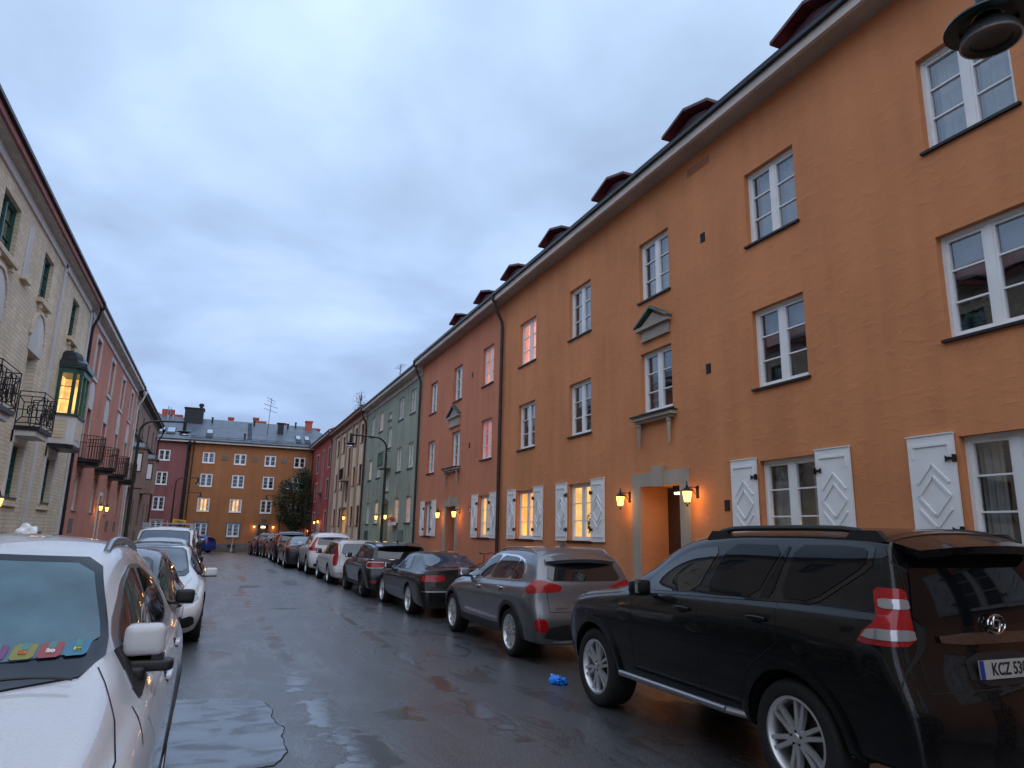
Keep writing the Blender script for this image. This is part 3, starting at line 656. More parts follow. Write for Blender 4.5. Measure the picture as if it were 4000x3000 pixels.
for u in [38.95 + k * .13 for k in range(12)]: b.box(u, u + .02, .44, .46, 5.36, 6.2)
for zz_ in (5.5, 6.2): b.box(38.93, 40.42, .43, .47, zz_, zz_ + .04)
for u in (38.95, 40.38):
    b.box(u, u + .03, .01, .44, 6.2, 6.24)
b.build('railing', COPPER, bal, org)
PL = MB(FR); PL.box(RB, GB, .002, .05, -.8, .75); PL.build('plinth', PLINTH, h, org)
b = MB(FR); b.box(35.2, 36.1, .003, .06, .75, 1.85); b.build('cellar_door', M('grey_door', (.16, .17, .18), .6, var=.2), h, org); b = MB(FR); b.box(44.2, 45.1, .003, .06, .75, 1.8); b.build('cellar_door', M('grey_green_door', (.06, .08, .07), .6), h, org)
cornice(FR, h, org, RB, GB, 9.96, .5, [FASC, FASC, DMET], mould=True, zw=9.78); gable(FR, h, org, RB, GB, 9.965, .54, 4.7, .5, SLATE); downpipe(FR, h, org, GB, 9.85, .2)
lantern('R', 40.8, 2.62, 'glowing lantern left of the green house door, behind the lamp post'); lantern('R', 38.4, 2.62, 'glowing lantern right of the green house door')
fb = thing('flower_box', 'flower box of pink blooms under a lit window of the green house', 'flower box', (8.8, 37, 2.1))
b = MB(); b.box(-.3, -.07, -.5, .5, 0, .18); b.build('box', WHITE, fb)
b = MB()
for i in range(260):
    c_ = Vector((random.uniform(-.32, -.05), random.uniform(-.52, .52), random.uniform(.14, .42))); a_ = Vector([random.gauss(0, 1) for _ in range(3)]).normalized() * .035; e_ = a_.orthogonal().normalized() * .03
    b.mi = 0 if random.random() < .45 else 1; b.poly([tuple(c_ + a_), tuple(c_ + e_), tuple(c_ - a_), tuple(c_ - e_)])
fl_ = b.build('flowers', [M('pink_petals', (.75, .06, .16), .6), M('flower_leaves', (.03, .08, .02), .6)], fb)
tag(fl_, kind='stuff')
an = thing('tv_antenna', 'small tv antenna on the roof of the green house', 'antenna', (10, 43, 10.3))
b = MB(); b.tube([(0, 0, 0), (0, 0, 2.05)], .02, 5)
for k in range(3): b.tube([(-.1, -.9 + k * .1, 1.9 - k * .35), (.1, .9, 1.95 - k * .35)], .012, 4)
for k in range(6): b.tube([(-.25, -.7 + k * .28, 1.92), (.25, -.7 + k * .28, 1.92)], .008, 4)
b.build('mast', DMET, an)
# ---- cream pilastered house
org = (8.8, 54, 0); CB = 61.5
h = thing('town_house', 'cream house with pinkish brown pilasters and dark windows beyond the green house', 'house', org, group='terraced town houses')
C = [(47.75, 48.8), (50.1, 51.2), (55.4, 56.5), (58.05, 59.15)]; wl = []
for ci, (a, c) in enumerate(C):
    for ri, (z0, z1) in enumerate([(7.79, 9.12), (4.93, 6.28), (2.13, 3.48)]): wl.append((a, c, z0, z1, ci, ri))
wl.append((52.5, 53.7, 5.75, 7.95, 6, 1)); wl.append((52.6, 53.6, 8.5, 9.12, 6, 0))
holes = [(a, c, z0, z1, .14) for a, c, z0, z1, _, _ in wl] + [(52.6, 53.9, -.1, 3.3, .8)]
wall_mesh(FR, GB, CB, -1, 10.0, holes, .14).build('wall', CRM, h, org)
for a, c, z0, z1, ci, ri in wl: win(FR, h, org, a, c, z0, z1, BROWNP, {(2, 0): 'yellow', (1, 1): 'pale', (1, 2): 'pink'}.get((ci, ri), 'dark'), 3, .1, curtain=random.choice([None, 'side']))
b = MB(FR)
for u in (46.72, 49.2, 51.6, 54.2, 57.0, 59.7): b.box(u, u + .5, .003, .10, .9, 9.45)
b.box(60.4, CB, .003, .10, -.8, 9.45); b.box(GB, CB, .004, .12, 9.451, 9.9); b.box(GB, CB, .002, .08, -.8, .9)
build_split(b, 'pilaster', PBR, h, org)
b = MB(FR); pts = [(53.1 + .33 * math.cos(t * math.pi / 12), 4.6 + .75 * math.sin(t * math.pi / 12)) for t in range(24)]; b.prism(pts, .003, .07); b.build('medallion', GREYST, h, org)
b = MB(FR); b.box(52.2, 54.0, .002, .55, 5.4, 5.5); bal = b.build('balcony', STONE, h, org)
b = MB(FR)
for k in range(14): b.box(52.25 + k * .13, 52.27 + k * .13, .5, .52, 5.5, 6.3)
b.box(52.22, 53.98, .49, .53, 6.3, 6.34); b.build('railing', DMET, bal, org)
b = MB(FR); b.box(52.4, 54.1, .003, .3, 3.34, 3.48); b.build('door_canopy', GREYST, h, org)
b = MB(FR); b.poly([(52.6, -.7, -.1), (53.9, -.7, -.1), (53.9, -.7, 3.3), (52.6, -.7, 3.3)]); b.build('door', LITY, h, org)
cornice(FR, h, org, GB, CB, 10.12, .5, [PBR, PBR, DMET]); gable(FR, h, org, GB, CB, 10.125, .54, 4.7, .5, ROOFT); downpipe(FR, h, org, CB, 10.2, .0)
lantern('R', 52.1, 2.75, 'lantern beside the bright doorway of the cream house')
# ---- dark red house
org = (8.8, 68, -.3); EB = 75.2
h = thing('town_house', 'dark red house with stone window surrounds at the far right corner', 'house', org, group='terraced town houses')
wl = [(a, c, z0, z1, ci, ri) for ci, (a, c) in enumerate([(62.9, 64.1), (70.5, 71.9)]) for ri, (z0, z1) in enumerate([(7.4, 9.0), (4.65, 6.2), (1.9, 3.4)])] + [(67.1, 67.9, 5.5, 9.1, 2, 0)]
wall_mesh(FR, CB, EB, -1.5, 10.3, [(*w_[:4], .14) for w_ in wl], .14).build('wall', DRD, h, org)
b = MB(FR)
for a, c, z0, z1, ci, ri in wl:
    win(FR, h, org, a, c, z0, z1, BROWNP, 'yellow' if (ci, ri) == (0, 2) else 'dark', 3, .1)
    wsur(FR, h, org, a, c, z0, z1, .16, STONE)
b = MB(FR); b.box(66.4, 67.9, .003, .12, -.4, 2.6); b.build('door_surround', STONE, h, org)
b = MB(FR); b.box(67.0, 68.0, .002, .5, 5.1, 5.2); b.box(67.3, 67.7, .002, .1, 3.2, 5.1); b.build('balcony', GREYST, h, org)
cornice(FR, h, org, CB, EB, 10.42, .5); gable(FR, h, org, CB, EB, 10.425, .54, 4.7, .5, ROOFT); downpipe(FR, h, org, EB - .15, 10.4, -.4)
lantern('R', 68.6, 2.55, 'left one of the two close lanterns on the dark red house'); lantern('R', 66.1, 2.6, 'right one of the two close lanterns on the dark red house')
# ---- left cream brick house
org = (-5.5, 16, 0); LB = 31.4
h = thing('town_house', 'cream painted brick house with green windows, balconies and a green bay window on the left', 'house', org, group='terraced town houses')
cols = [(18.9, 20.4), (23.25, 24.45), (27.75, 28.95), (14.5, 15.8), (10., 11.3), (5.5, 6.8)]
holes = [(a, c, 8.3, 9.7, .2) for a, c in cols] + [(a, c, 2.48, 3.95, .2) for a, c in ((23.2, 24.45), (27.5, 28.8), (14.5, 15.8), (10, 11.3), (5.5, 6.8), (18.9, 20.2))] + [(23.25, 24.4, 4.4, 6.65, .3), (18.9, 20.1, 4.4, 6.65, .3)]
wall_mesh(FL, -14, LB, -1, 10.6, holes, .2).build('wall', CBR, h, org)
for a, c in cols: win(FL, h, org, a, c, 8.3, 9.7, GREENP, 'dark', 3, .14, sill=BROWNP, curtain='full')
for a, c in ((23.2, 24.45), (27.5, 28.8), (14.5, 15.8), (10, 11.3), (5.5, 6.8), (18.9, 20.2)): win(FL, h, org, a, c, 2.48, 3.95, GREENP, 'dark', 3, .16, sill=GREENP, curtain='full')
for a, c in ((23.25, 24.4), (18.9, 20.1)):
    win(FL, h, org, a, c, 4.42, 6.65, OFFW, 'dark', 4, .26, curtain='full')
    niche_arch(FL, a - .18, c + .18, 6.66, 7.85, .03).build('arch_panel', WHITER, h, org)
    b = MB(FL)
    for k in range(13):
        t0, t1 = math.pi * k / 13, math.pi * (k + 1) / 13; cc, r_ = (a + c) / 2, (c - a) / 2 + .18
        b.prism([(cc + r_ * math.cos(t0), 7.85 - r_ + r_ * math.sin(t0)), (cc + (r_ + .09) * math.cos(t0), 7.85 - r_ + (r_ + .09) * math.sin(t0)), (cc + (r_ + .09) * math.cos(t1), 7.85 - r_ + (r_ + .09) * math.sin(t1)), (cc + r_ * math.cos(t1), 7.85 - r_ + r_ * math.sin(t1))], .002, .07)
    b.build('arch_moulding', CBR, h, org)
b = MB(FL)
for u in (16.6, 25.7, 31.0): b.box(u, u + .28, .002, .06, -.5, 10.25)
for a, c in cols[:3]: pass
for a, c in ((23.2, 24.45), (27.5, 28.8)):
    b.box(a - .2, a - .02, .002, .05, 2.4, 4.3); b.box(c + .02, c + .2, .002, .05, 2.4, 4.3); b.box(a - .2, c + .2, .002, .052, 3.97, 4.3)
build_split(b, 'white_band', WHITER, h, org)
b = MB(FL)
for a, c in cols[:3]:
    b.box(a - .12, c + .12, .002, .14, 8.12, 8.24); b.box(a + .1, a + .22, .002, .1, 7.98, 8.12); b.box(c - .22, c - .1, .002, .1, 7.98, 8.12)
for a, c in ((23.2, 24.45), (27.5, 28.8)): b.box(a - .2, c + .2, .002, .1, 2.22, 2.32)
build_split(b, 'sill_stone', CBR, h, org)
niche_arch(FL, 21.3, 21.75, 8.3, 9.75, .02).build('niche', WHITER, h, org)
b = MB(FL); b.box(21.2, 21.85, .002, .14, 8.14, 8.24); b.build('niche_ledge', CBR, h, org)
b = MB(FL)
for u in (16, 23.9, 28.2): b.box(u - .3, u + .3, .002, .03, .9, 1.5)
build_split(b, 'cellar_grille', GREYST, h, org)
def square_balcony(u0, u1, z):
    p = .62; b = MB(FL); b.mi = 0; b.box(u0, u1, .001, p, z, z + .12); b.mi = 1; b.box(u0 + .05, u1 - .05, .001, p - .08, z - .15, z - .001)
    bl = b.build('balcony', [DMET, WHITER], h, org)
    r = MB(FL); w = .014; zb, zt = z + .2, z + 1.1; A = z + .42; B = z + .88
    def line(p, q):
        P_, Q_ = [FL(*p), FL(*q)]; r2.tube([P_, Q_], w, 4)
    r2 = MB()
    def panel(P0, P1):
        f = lambda s, zz: (P0[0] + (P1[0] - P0[0]) * s, P0[1] + (P1[1] - P0[1]) * s, zz)
        for zz in (zb, zt - .14, zt): line(f(0, zz), f(1, zz))
        for s in (0, 1): line(f(s, z + .1), f(s, zt))
        n_ = max(1, round(math.dist(P0, P1) / .8))
        for i in range(n_):
            a, c = i / n_, (i + 1) / n_; g = lambda s, q: f(a + (c - a) * s, zb + (zt - .14 - zb) * q)
            for s0, q0, s1, q1 in ((.22, .22, .78, .22), (.22, .78, .78, .78), (.22, .22, .22, .78), (.78, .22, .78, .78), (0, 0, .22, .22), (1, 0, .78, .22), (0, 1, .22, .78), (1, 1, .78, .78),
                                   (.4, .36, .6, .36), (.4, .64, .6, .64), (.4, .36, .4, .64), (.6, .36, .6, .64), (.4, .36, .6, .64), (.4, .64, .6, .36), (.5, .22, .5, .36), (.5, .64, .5, .78), (.22, .5, .4, .5), (.6, .5, .78, .5), (.5, 0, .5, .22), (.5, .78, .5, 1), (0, .5, .22, .5), (.78, .5, 1, .5), (1, 0, 1, 1)):
                line(g(s0, q0), g(s1, q1))
    panel((u0, .02), (u0, p)); panel((u0, p), (u1, p)); panel((u1, p), (u1, .02))
    r2.build('railing', DMET, bl, org)
square_balcony(23.1, 24.7, 4.32); square_balcony(18.7, 20.4, 4.32)
# green bay window
by = lambda k, e=0: [(27.35 - e, .001), (27.38 - e, .50 + e), (27.58, .70 + e), (28.89, .70 + e), (29.1 + e, .50 + e), (29.13 + e, .001)]
b = MB(FL); P_ = by(0); b.prism(P_, 4.42, 5.38, axis=2); b.mi = 1; b.prism(by(0, .02), 4.27, 4.419, axis=2)
bay = b.build('bay_window', [WHITER, DMET], h, org)
b = MB(FL)
b.box(27.336, 27.349, .08, .44, 4.62, 5.2); b.box(27.326, 27.3355, .17, .35, 4.74, 5.08)
b.prism([(27.75, 4.62), (28.72, 4.62), (28.72, 5.2), (27.75, 5.2)], .701, .715); b.build('bay_panel', CBR, bay, org)
b = MB(FL)
def post(u, d, w=.05): b.box(u - w, u + w, d - w, d + w, 5.45, 6.88)
b.prism(by(0, .05), 5.38, 5.46, axis=2); b.prism(by(0, .02), 6.86, 7.06, axis=2); b.prism(by(0, .10), 7.061, 7.12, axis=2)
for u, d in ((27.40, .06), (27.42, .48), (27.60, .65), (28.87, .65), (29.06, .48), (29.07, .06), (28.24, .66)): post(u, d)
for zz_ in (5.95, 6.4):
    b.box(27.39, 27.41, .1, .48, zz_ - .012, zz_ + .012); b.box(27.6, 28.9, .64, .66, zz_ - .012, zz_ + .012)
b.build('bay_frame', GREENP, bay, org)
b = MB(FL); b.poly([(27.42, .1, 5.46), (27.42, .46, 5.46), (27.42, .46, 6.86), (27.42, .1, 6.86)]); b.poly([(27.66, .65, 5.46), (28.8, .65, 5.46), (28.8, .65, 6.86), (27.66, .65, 6.86)]); b.poly([(27.44, .5, 5.46), (27.6, .64, 5.46), (27.6, .64, 6.86), (27.44, .5, 6.86)]); b.build('pane', GLL, bay, org)
b = MB(FL); b.poly([(28.6, -.02, 5.46), (28.6, .6, 5.46), (28.6, .6, 6.86), (28.6, -.02, 6.86)]); b.poly([(27.45, .01, 5.46), (28.6, .01, 5.46), (28.6, .01, 6.86), (27.45, .01, 6.86)]); b.build('room_interior', lit('bay_glow', (1, .56, .17), 1.1, 2.5), bay, org)
b = MB(FL)
for u, d in ((27.9, .22), (28.2, .5)): b.lathe([(.03, 0), (.012, .03), (.012, .16)], FL(u, d, 5.46), n=8); b.lathe([(.11, .16), (.06, .30)], FL(u, d, 5.46), n=10)
b.build('table_lamp', M('dark_shade', (.10, .05, .02), .8), bay, org)
b = MB(FL); lv = [(.14, 7.12), (.12, 7.25), (-.10, 7.38), (-.14, 7.5), (-.24, 7.62), (-.5, 7.74)]
rg = []
for e, z in lv:
    pp = by(0, 0); cx_, cd_ = 28.24, .0; k = 1 + e * 1.05
    rg.append([b.pt(cx_ + (u - cx_) * k, max(.001, d * k), z) for u, d in pp])
for r0, r1 in zip(rg, rg[1:]):
    for k in range(5): b.f.append([r0[k], r0[k + 1], r1[k + 1], r1[k]]); b.m.append(0)
b.f.append(rg[-1]); b.m.append(0); b.build('bay_roof', M('black_sheet_roof', (.03, .033, .04), .35, metal=.5, var=.2), bay, org)
cornice(FL, h, org, -14, LB, 10.65, .4, [M('terracotta_fascia', (.30, .10, .08), .6, var=.2), OFFW, DMET], mould=True, zw=10.44); gable(FL, h, org, -14, LB, 10.655, .44, 4.7, .5, ROOFT); downpipe(FL, h, org, LB + .05, 10.6, .2, DMET, over=.4)
lantern('L', 21.9, 2.35, 'glowing lantern on the cream brick house at the left picture edge')
# ---- pink house
org = (-5.5, 40, 0); KB = 49.8
h = thing('town_house', 'pink plastered house with white arched niches and curved black balconies', 'house', org, group='terraced town houses')
cc = [33.9, 38.4, 42.8, 47.1]; holes = []
for c in cc: holes += [(c - .58, c + .58, 8.05, 9.65, .2), (c - .55, c + .55, 4.5, 6.6, .3), (c - .58, c + .58, 2.35, 3.9, .2)]
holes.append((40.0, 40.8, 0, 3.2, .5))
wall_mesh(FL, LB, KB, -1, 10.5, holes, .2).build('wall', PNK, h, org)
for i, c in enumerate(cc):
    win(FL, h, org, c - .58, c + .58, 8.05, 9.65, OFFW, 'dark', 3, .14, curtain='full'); win(FL, h, org, c - .58, c + .58, 2.35, 3.9, OFFW, 'dark', 3, .14, sill=STONE, curtain='side')
    win(FL, h, org, c - .55, c + .55, 4.52, 6.6, OFFW, 'dark', 4, .24, curtain='full')
    niche_arch(FL, c - .6, c + .6, 6.61, 7.75, .03).build('arch_panel', WHITER, h, org)
    b = MB(FL)
    wsur(FL, h, org, c - .58, c + .58, 8.05, 9.65, .15, WHITER)
    b.box(c - .62, c - .56, .002, .04, 4.5, 6.6); b.box(c + .56, c + .62, .002, .04, 4.5, 6.6)
    build_split(b, 'white_jamb', WHITER, h, org)
    b = MB(FL); n = 14; arc = [(c + .85 * math.cos(math.pi * k / n), .8 * math.sin(math.pi * k / n) + .002) for k in range(n + 1)]
    b.prism(arc, 4.3, 4.44, axis=2); b.prism([(c + (u - c) * .85, d * .85) for u, d in arc], 4.15, 4.299, axis=2); bl = b.build('balcony', DMET, h, org)
    r = MB(); n = 22; arc = [(c + .82 * math.cos(math.pi * k / n), .78 * math.sin(math.pi * k / n) + .01) for k in range(n + 1)]
    for u, d in arc: r.tube([FL(u, d, 4.44), FL(u, d, 5.4)], .012, 4)
    for zz_ in (5.4, 5.1): r.tube([FL(u, d, zz_) for u, d in arc], .016, 5)
    r.build('railing', BROWNP, bl, org)
b = MB(FL)
for u in (LB + .25, KB - .35): b.box(u, u + .22, .002, .05, -.5, 10.1)
build_split(b, 'white_band', WHITER, h, org)
surround(FL, h, org, 40.0, 40.8, .1, 3.2, .18, False, WHITER); b = MB(FL); b.box(40.0, 40.8, -.5, -.45, 0, 3.2); b.build('door', M('ochre_door', (.55, .25, .08), .5), h, org)
b = MB(FL)
for u in (33.6, 47.1, 44): b.box(u - .4, u + .4, .002, .03, 1.45, 2.0)
build_split(b, 'cellar_grille', GREYST, h, org)
cornice(FL, h, org, LB, KB, 10.60, .4, [OFFW, OFFW, DMET], mould=True, zw=10.38); gable(FL, h, org, LB, KB, 10.605, .44, 4.7, .5, SLATE); downpipe(FL, h, org, KB, 10.3, .2, OFFW)
lantern('L', 39.3, 2.65, 'nearer of two bright lanterns beside the pink house door'); lantern('L', 41.4, 2.65, 'farther of two bright lanterns beside the pink house door')
# ---- brown house
org = (-5.5, 59, 0)
h = thing('town_house', 'brown plastered house with bay windows at the far left end of the street', 'house', org, group='terraced town houses')
cc = [51.6, 55.6, 59.7, 63.8, 66.8]; holes = []
for c in cc: holes += [(c - .5, c + .5, 8.0, 9.35, .15), (c - .5, c + .5, 5.2, 6.6, .15), (c - .5, c + .5, 2.0, 3.6, .15)]
wall_mesh(FL, KB, 68.2, -1.5, 10.45, holes, .15).build('wall', BRN, h, org)
for c in cc:
    for z0, z1 in ((8, 9.35), (5.2, 6.6), (2.0, 3.6)): win(FL, h, org, c - .5, c + .5, z0, z1, BROWNP, 'dark', 3, .1)
b = MB(FL); b.box(KB, 68.2, .002, .22, 7.55, 7.68); b.build('string_course', GREYST, h, org)
for u0 in (51.0, 59.2):
    b = MB(FL); pp = [(u0, .001), (u0 + .25, .8), (u0 + 1.9, .8), (u0 + 2.2, .001)]; b.mi = 0; b.prism(pp, 4.2, 6.75, axis=2); b.mi = 1
    b.prism([(u0 - .15, .001), (u0 + .15, .95), (u0 + 2.0, .95), (u0 + 2.35, .001)], 6.751, 6.85, axis=2)
    b.mi = 2; b.prism([(u0 + .1, .001), (u0 + .45, .6), (u0 + 1.6, .6), (u0 + 2.0, .001)], 6.851, 7.15, axis=2); bay = b.build('bay_window', [BRN, GREYST, M('pale_zinc', (.42, .5, .56), .35, metal=.6)], h, org)
    w = MB(FL); w.prism([(u0 + .06, .2), (u0 + .2, .66), (u0 + .19, .665), (u0 + .05, .205)], 5.2, 6.5, axis=2); w.build('window', BROWNP, bay, org)
    w = MB(FL); w.prism([(u0 + .075, .28), (u0 + .17, .58), (u0 + .155, .585), (u0 + .055, .285)], 5.3, 6.4, axis=2); w.build('window', WHITE, bay, org)
b = MB(FL)
for u in (54, 58, 62, 66): b.box(u, u + .5, .002, .1, -1, 1.4)
build_split(b, 'buttress', GREYST, h, org)
cornice(FL, h, org, KB, 68.2, 10.53, .4, [GREYST, GREYST, DMET], mould=True, zw=10.3); gable(FL, h, org, KB, 68.2, 10.535, .44, 4.7, .5, SLATE); downpipe(FL, h, org, 68.0, 10.2, 0, DMET)
# ---- end buildings
e = 1.1176; ez = lambda z: 1.72 + (z - 1.72) * e
org = (2, 76, -.48); PX = -3.25
h = thing('apartment_building', 'rust orange four-storey building with slate roof closing the street', 'building', org)
hx = [(-1.70, -.70), (.95, 1.97), (3.58, 4.56), (6.20, 7.20)]; hz = [(7.47, 8.44), (5.38, 6.51), (3.19, 4.35), (1.06, 2.20)]
wl = []
for ci, (a, c) in enumerate(hx):
    for ri, (z0, z1) in enumerate(hz):
        if (ci, ri) == (2, 3): continue
        wl.append((a * e, c * e, ez(z0), ez(z1), ci, ri))
DU0, DU1, DZ = 3.55 * e, 4.44 * e, ez(2.12)
wall_mesh(FE, PX, 14, -1.6, 10.2, [(*w_[:4], .14) for w_ in wl] + [(DU0, DU1, -.5, DZ, .35)], .14, 11.5).build('wall', EOR, h, org)
for a, c, z0, z1, ci, ri in wl: win(FE, h, org, a, c, z0, z1, WHITE, {(0, 2): 'yellow', (1, 2): 'yellow'}.get((ci, ri), 'dark'), 2 if ri == 0 else 3, .04, curtain=random.choice([None, 'side']), fw=.07, sill=WHITE)
b = MB(FE)
for a, c, z0, z1, ci, ri in wl:
    if ri == 3:
        wsur(FE, h, org, a, c, z0, z1, .14, GREYST)
for u in (.15, 2.75, 5.3):
    k = [(u * e - .3, ez(8.0)), (u * e - .22, ez(8.0) + .22), (u * e + .22, ez(8.0) + .22), (u * e + .3, ez(8.0)), (u * e + .22, ez(8.0) - .22), (u * e - .22, ez(8.0) - .22)]; b.prism(k, .002, .05)
c = (DU0 + DU1) / 2; b.prism([(c + .3 * math.cos(t), ez(2.72) + .24 * math.sin(t)) for t in [k * math.pi / 8 for k in range(16)]], .002, .12)
build_split(b, 'stone_ornament', GREYST, h, org)
surround(FE, h, org, DU0, DU1, -.45, DZ, .17, False, GREYST); door_back(FE, h, org, DU0, DU1, -.5, DZ - .35, .3)
b = MB(FE); b.box(DU0 + .3, DU1 - .3, -.1, -.02, DZ - .27, DZ - .1); b.build('door_lamp', LAMPN, h, org)
b = MB(FE); b.box(DU0 + .35, DU0 + .75, -.299, -.27, .7, 1.0); b.build('paper_notice', WHITE, h, org)
b = MB(FE); b.box(PX, 14, .002, .06, -1.6, .28); b.build('plinth', GREYST, h, org)
b = MB(FE); b.box(1.25, 2.0, .061, .07, -.1, .2); build_split(b, 'cellar_grille', BLACK, h, org)
cornice(FE, h, org, PX, 10.0, 10.36, .5); rf = gable(FE, h, org, PX - .01, 12.3, 10.365, .5, 5.2, .516, SLATE, (0, 3.4))
b = MB(FE); b.mi = 0; zt = lambda y: 10.365 + (y - 75.5) * .516
def onroof(u0, u1, y0, y1, t, bb):
    q = [(u0, 76 - y0, zt(y0) + .005), (u1, 76 - y0, zt(y0) + .005), (u1, 76 - y1, zt(y1) + .005), (u0, 76 - y1, zt(y1) + .005)]; q2 = [(x, d, z + t) for x, d, z in q]
    bb.poly(q2)
    for i in range(4): bb.poly([q[i], q[(i + 1) % 4], q2[(i + 1) % 4], q2[i]])
for u0, u1 in ((-1.85, -1.2), (7.0, 7.55), (7.9, 8.45)):
    f = MB(FE); onroof(u0, u1, 76.2, 78.1, .08, f); s_ = f.build('skylight', BLACK, h, org)
    f = MB(FE); onroof(u0 + .06, u1 - .06, 77.2, 78.05, .10, f); f.build('skylight_pane', M('skylight_glass', (.45, .55, .65), .1, metal=.8), s_, org)
f = MB(FE)
for du in (2.15, 2.5): onroof(du, du + .05, 76.2, 80.9, .06, f)
for k in range(14): onroof(2.2, 2.5, 76.4 + k * .32, 76.47 + k * .32, .05, f)
f.build('roof_ladder', DMET, h, org)
f = MB(FE)
for u in [-3 + k * 1.6 for k in range(9)]: f.box(u, u + .04, .1, .14, 10.4, 10.75)
for z in (10.6, 10.75): f.box(-3.2, 10.2, .1, .13, z, z + .035)
f.build('snow_guard', DMET, h, org)
for u0, u1, y0, z0, z1 in ((.1, .65, 82.5, 12.5, 13.85), (2.7, 3.25, 82, 12.5, 13.95), (3.3, 4.05, 82, 12.5, 13.6), (6.0, 6.5, 82, 12.5, 13.55), (8.2, 8.9, 80, 11, 13.75), (8.95, 9.9, 81, 11, 13.1)):
    f = MB(); f.box(u0, u1, y0, y0 + .7, z0, z1); f.box(u0 - .06, u1 + .06, y0 - .06, y0 + .76, z1 - .12, z1 - .001 + .06); f.build('chimney', CHIM, h, org)
f = MB(); f.box(-4.2, -2.4, 79.6, 81.6, 11.5, 14.1); f.box(-4.3, -2.3, 79.5, 81.7, 14.1, 14.2); f.lathe([(.16, 0), (.16, .3), (.26, .32), (.26, .55), (.1, .65)], (-2.7, 80.5, 14.2), n=10); f.build('vent_housing', DMET, h, org)
f = MB(); f.box(5.15, 5.75, 78.3, 78.9, 11.6, 13.0); f.box(5.0, 5.9, 78.2, 79.0, 13.0, 13.1)
for x, y, z in ((-1.46, 80.2, 12.8), (2.78, 80.2, 12.8), (1.86, 76.4, 10.8), (6.3, 80.1, 12.7), (7.16, 80.6, 13.0)): f.tube([(x, y, z - .2), (x, y, z + .55)], .09, 8); f.lathe([(.13, 0), (.13, .1)], (x, y, z + .5), n=8)
build_split(f, 'roof_vent', DMET, h, org)
an = thing('tv_antenna', 'tall tv antenna mast on the slate roof at the street end', 'antenna', (4.1, 78, 11.6))
b = MB(); b.tube([(0, 0, 0), (.1, 0, 4.1)], .03, 6)
for z, l in ((3.9, .5), (3.2, .75), (2.7, .7), (3.6, .4)): b.tube([(-l + .08, -.3, z + .15), (l + .08, .3, z - .15)], .022, 4)
for k in range(4): b.tube([(-.3 + k * .2, -.35, 3.25), (-.3 + k * .2, .35, 3.25)], .012, 4)
b.build('mast', DMET, an)
lantern('E', 3.22 * e, ez(2.02), 'bright lantern left of the door of the rust orange end building'); lantern('E', 4.85 * e, ez(2.02), 'lantern right of the door of the rust orange end building'); lantern('E', 7.9 * e, ez(1.75), 'lantern on the end building beside its rightmost ground floor window')
# mauve part
org = (-8, 76, -.48)
h = thing('apartment_building', 'mauve four-storey building at the left end behind the street lamps', 'building', org)
wl = [(-5.25 * e, -4.33 * e, ez(z0), ez(z1)) for z0, z1 in ((7.5, 8.44), (5.38, 6.51), (3.19, 4.35), (1.09, 2.3))]
wall_mesh(FE, -20, PX, -1.6, 10.2, [(*w_, .14) for w_ in wl], .14, 11.5).build('wall', PUR, h, org)
for i, w_ in enumerate(wl): win(FE, h, org, *w_, WHITE, 'dark', 2 if i == 0 else 3, .04, curtain='side', fw=.07, sill=WHITE)
wsur(FE, h, org, *wl[3], .14, STONE)
cornice(FE, h, org, -20, PX, 10.36, .5); gable(FE, h, org, -20, PX - .011, 10.365, .5, 5.2, .516, SLATE, (3.4, 0)); downpipe(FE, h, org, PX + .05, 10.2, -.3, DMET, r=.16); downpipe(FE, h, org, PX + .45, 10.2, -.3, PIPE, r=.05)
for u0, u1 in ((-6.2, -5.65), (-5.5, -4.7)):
    f = MB(FE); onroof(u0, u1, 76.4, 78.0, .08, f); s_ = f.build('skylight', BLACK, h, org); f = MB(FE); onroof(u0 + .06, u1 - .06, 76.9, 77.95, .10, f); f.build('skylight_pane', bpy.data.materials['skylight_glass'], s_, org)
for u0, u1, z1 in ((-6.5, -5.3, 14.1), (-5.29, -4.45, 13.6)): f = MB(); f.box(u0, u1, 81.5, 82.3, 12.5, z1); f.build('chimney', CHIM, h, org)
f = MB()
for x, z in ((-5.9, 13.9), (-5.65, 13.8)): f.tube([(x, 81.3, 12.5), (x, 81.3, z + .5)], .05, 6)
for x in (-5.75, -5.25): f.tube([(x, 80.2, 12.5), (x, 80.2, 13.3)], .11, 8)
build_split(f, 'roof_vent', SILV, h, org)
bh = thing('background_house', 'tan gable of a house glimpsed behind the mauve building roof', 'house', (-10, 92, -1))
f = MB(); f.box(-3, 3.1, 0, 6, 0, 15.6); f.prism([(-3.2, 15.6), (3.3, 15.6), (0, 17.6)], -.2, 6.2); f.build('wall', BRN, bh)
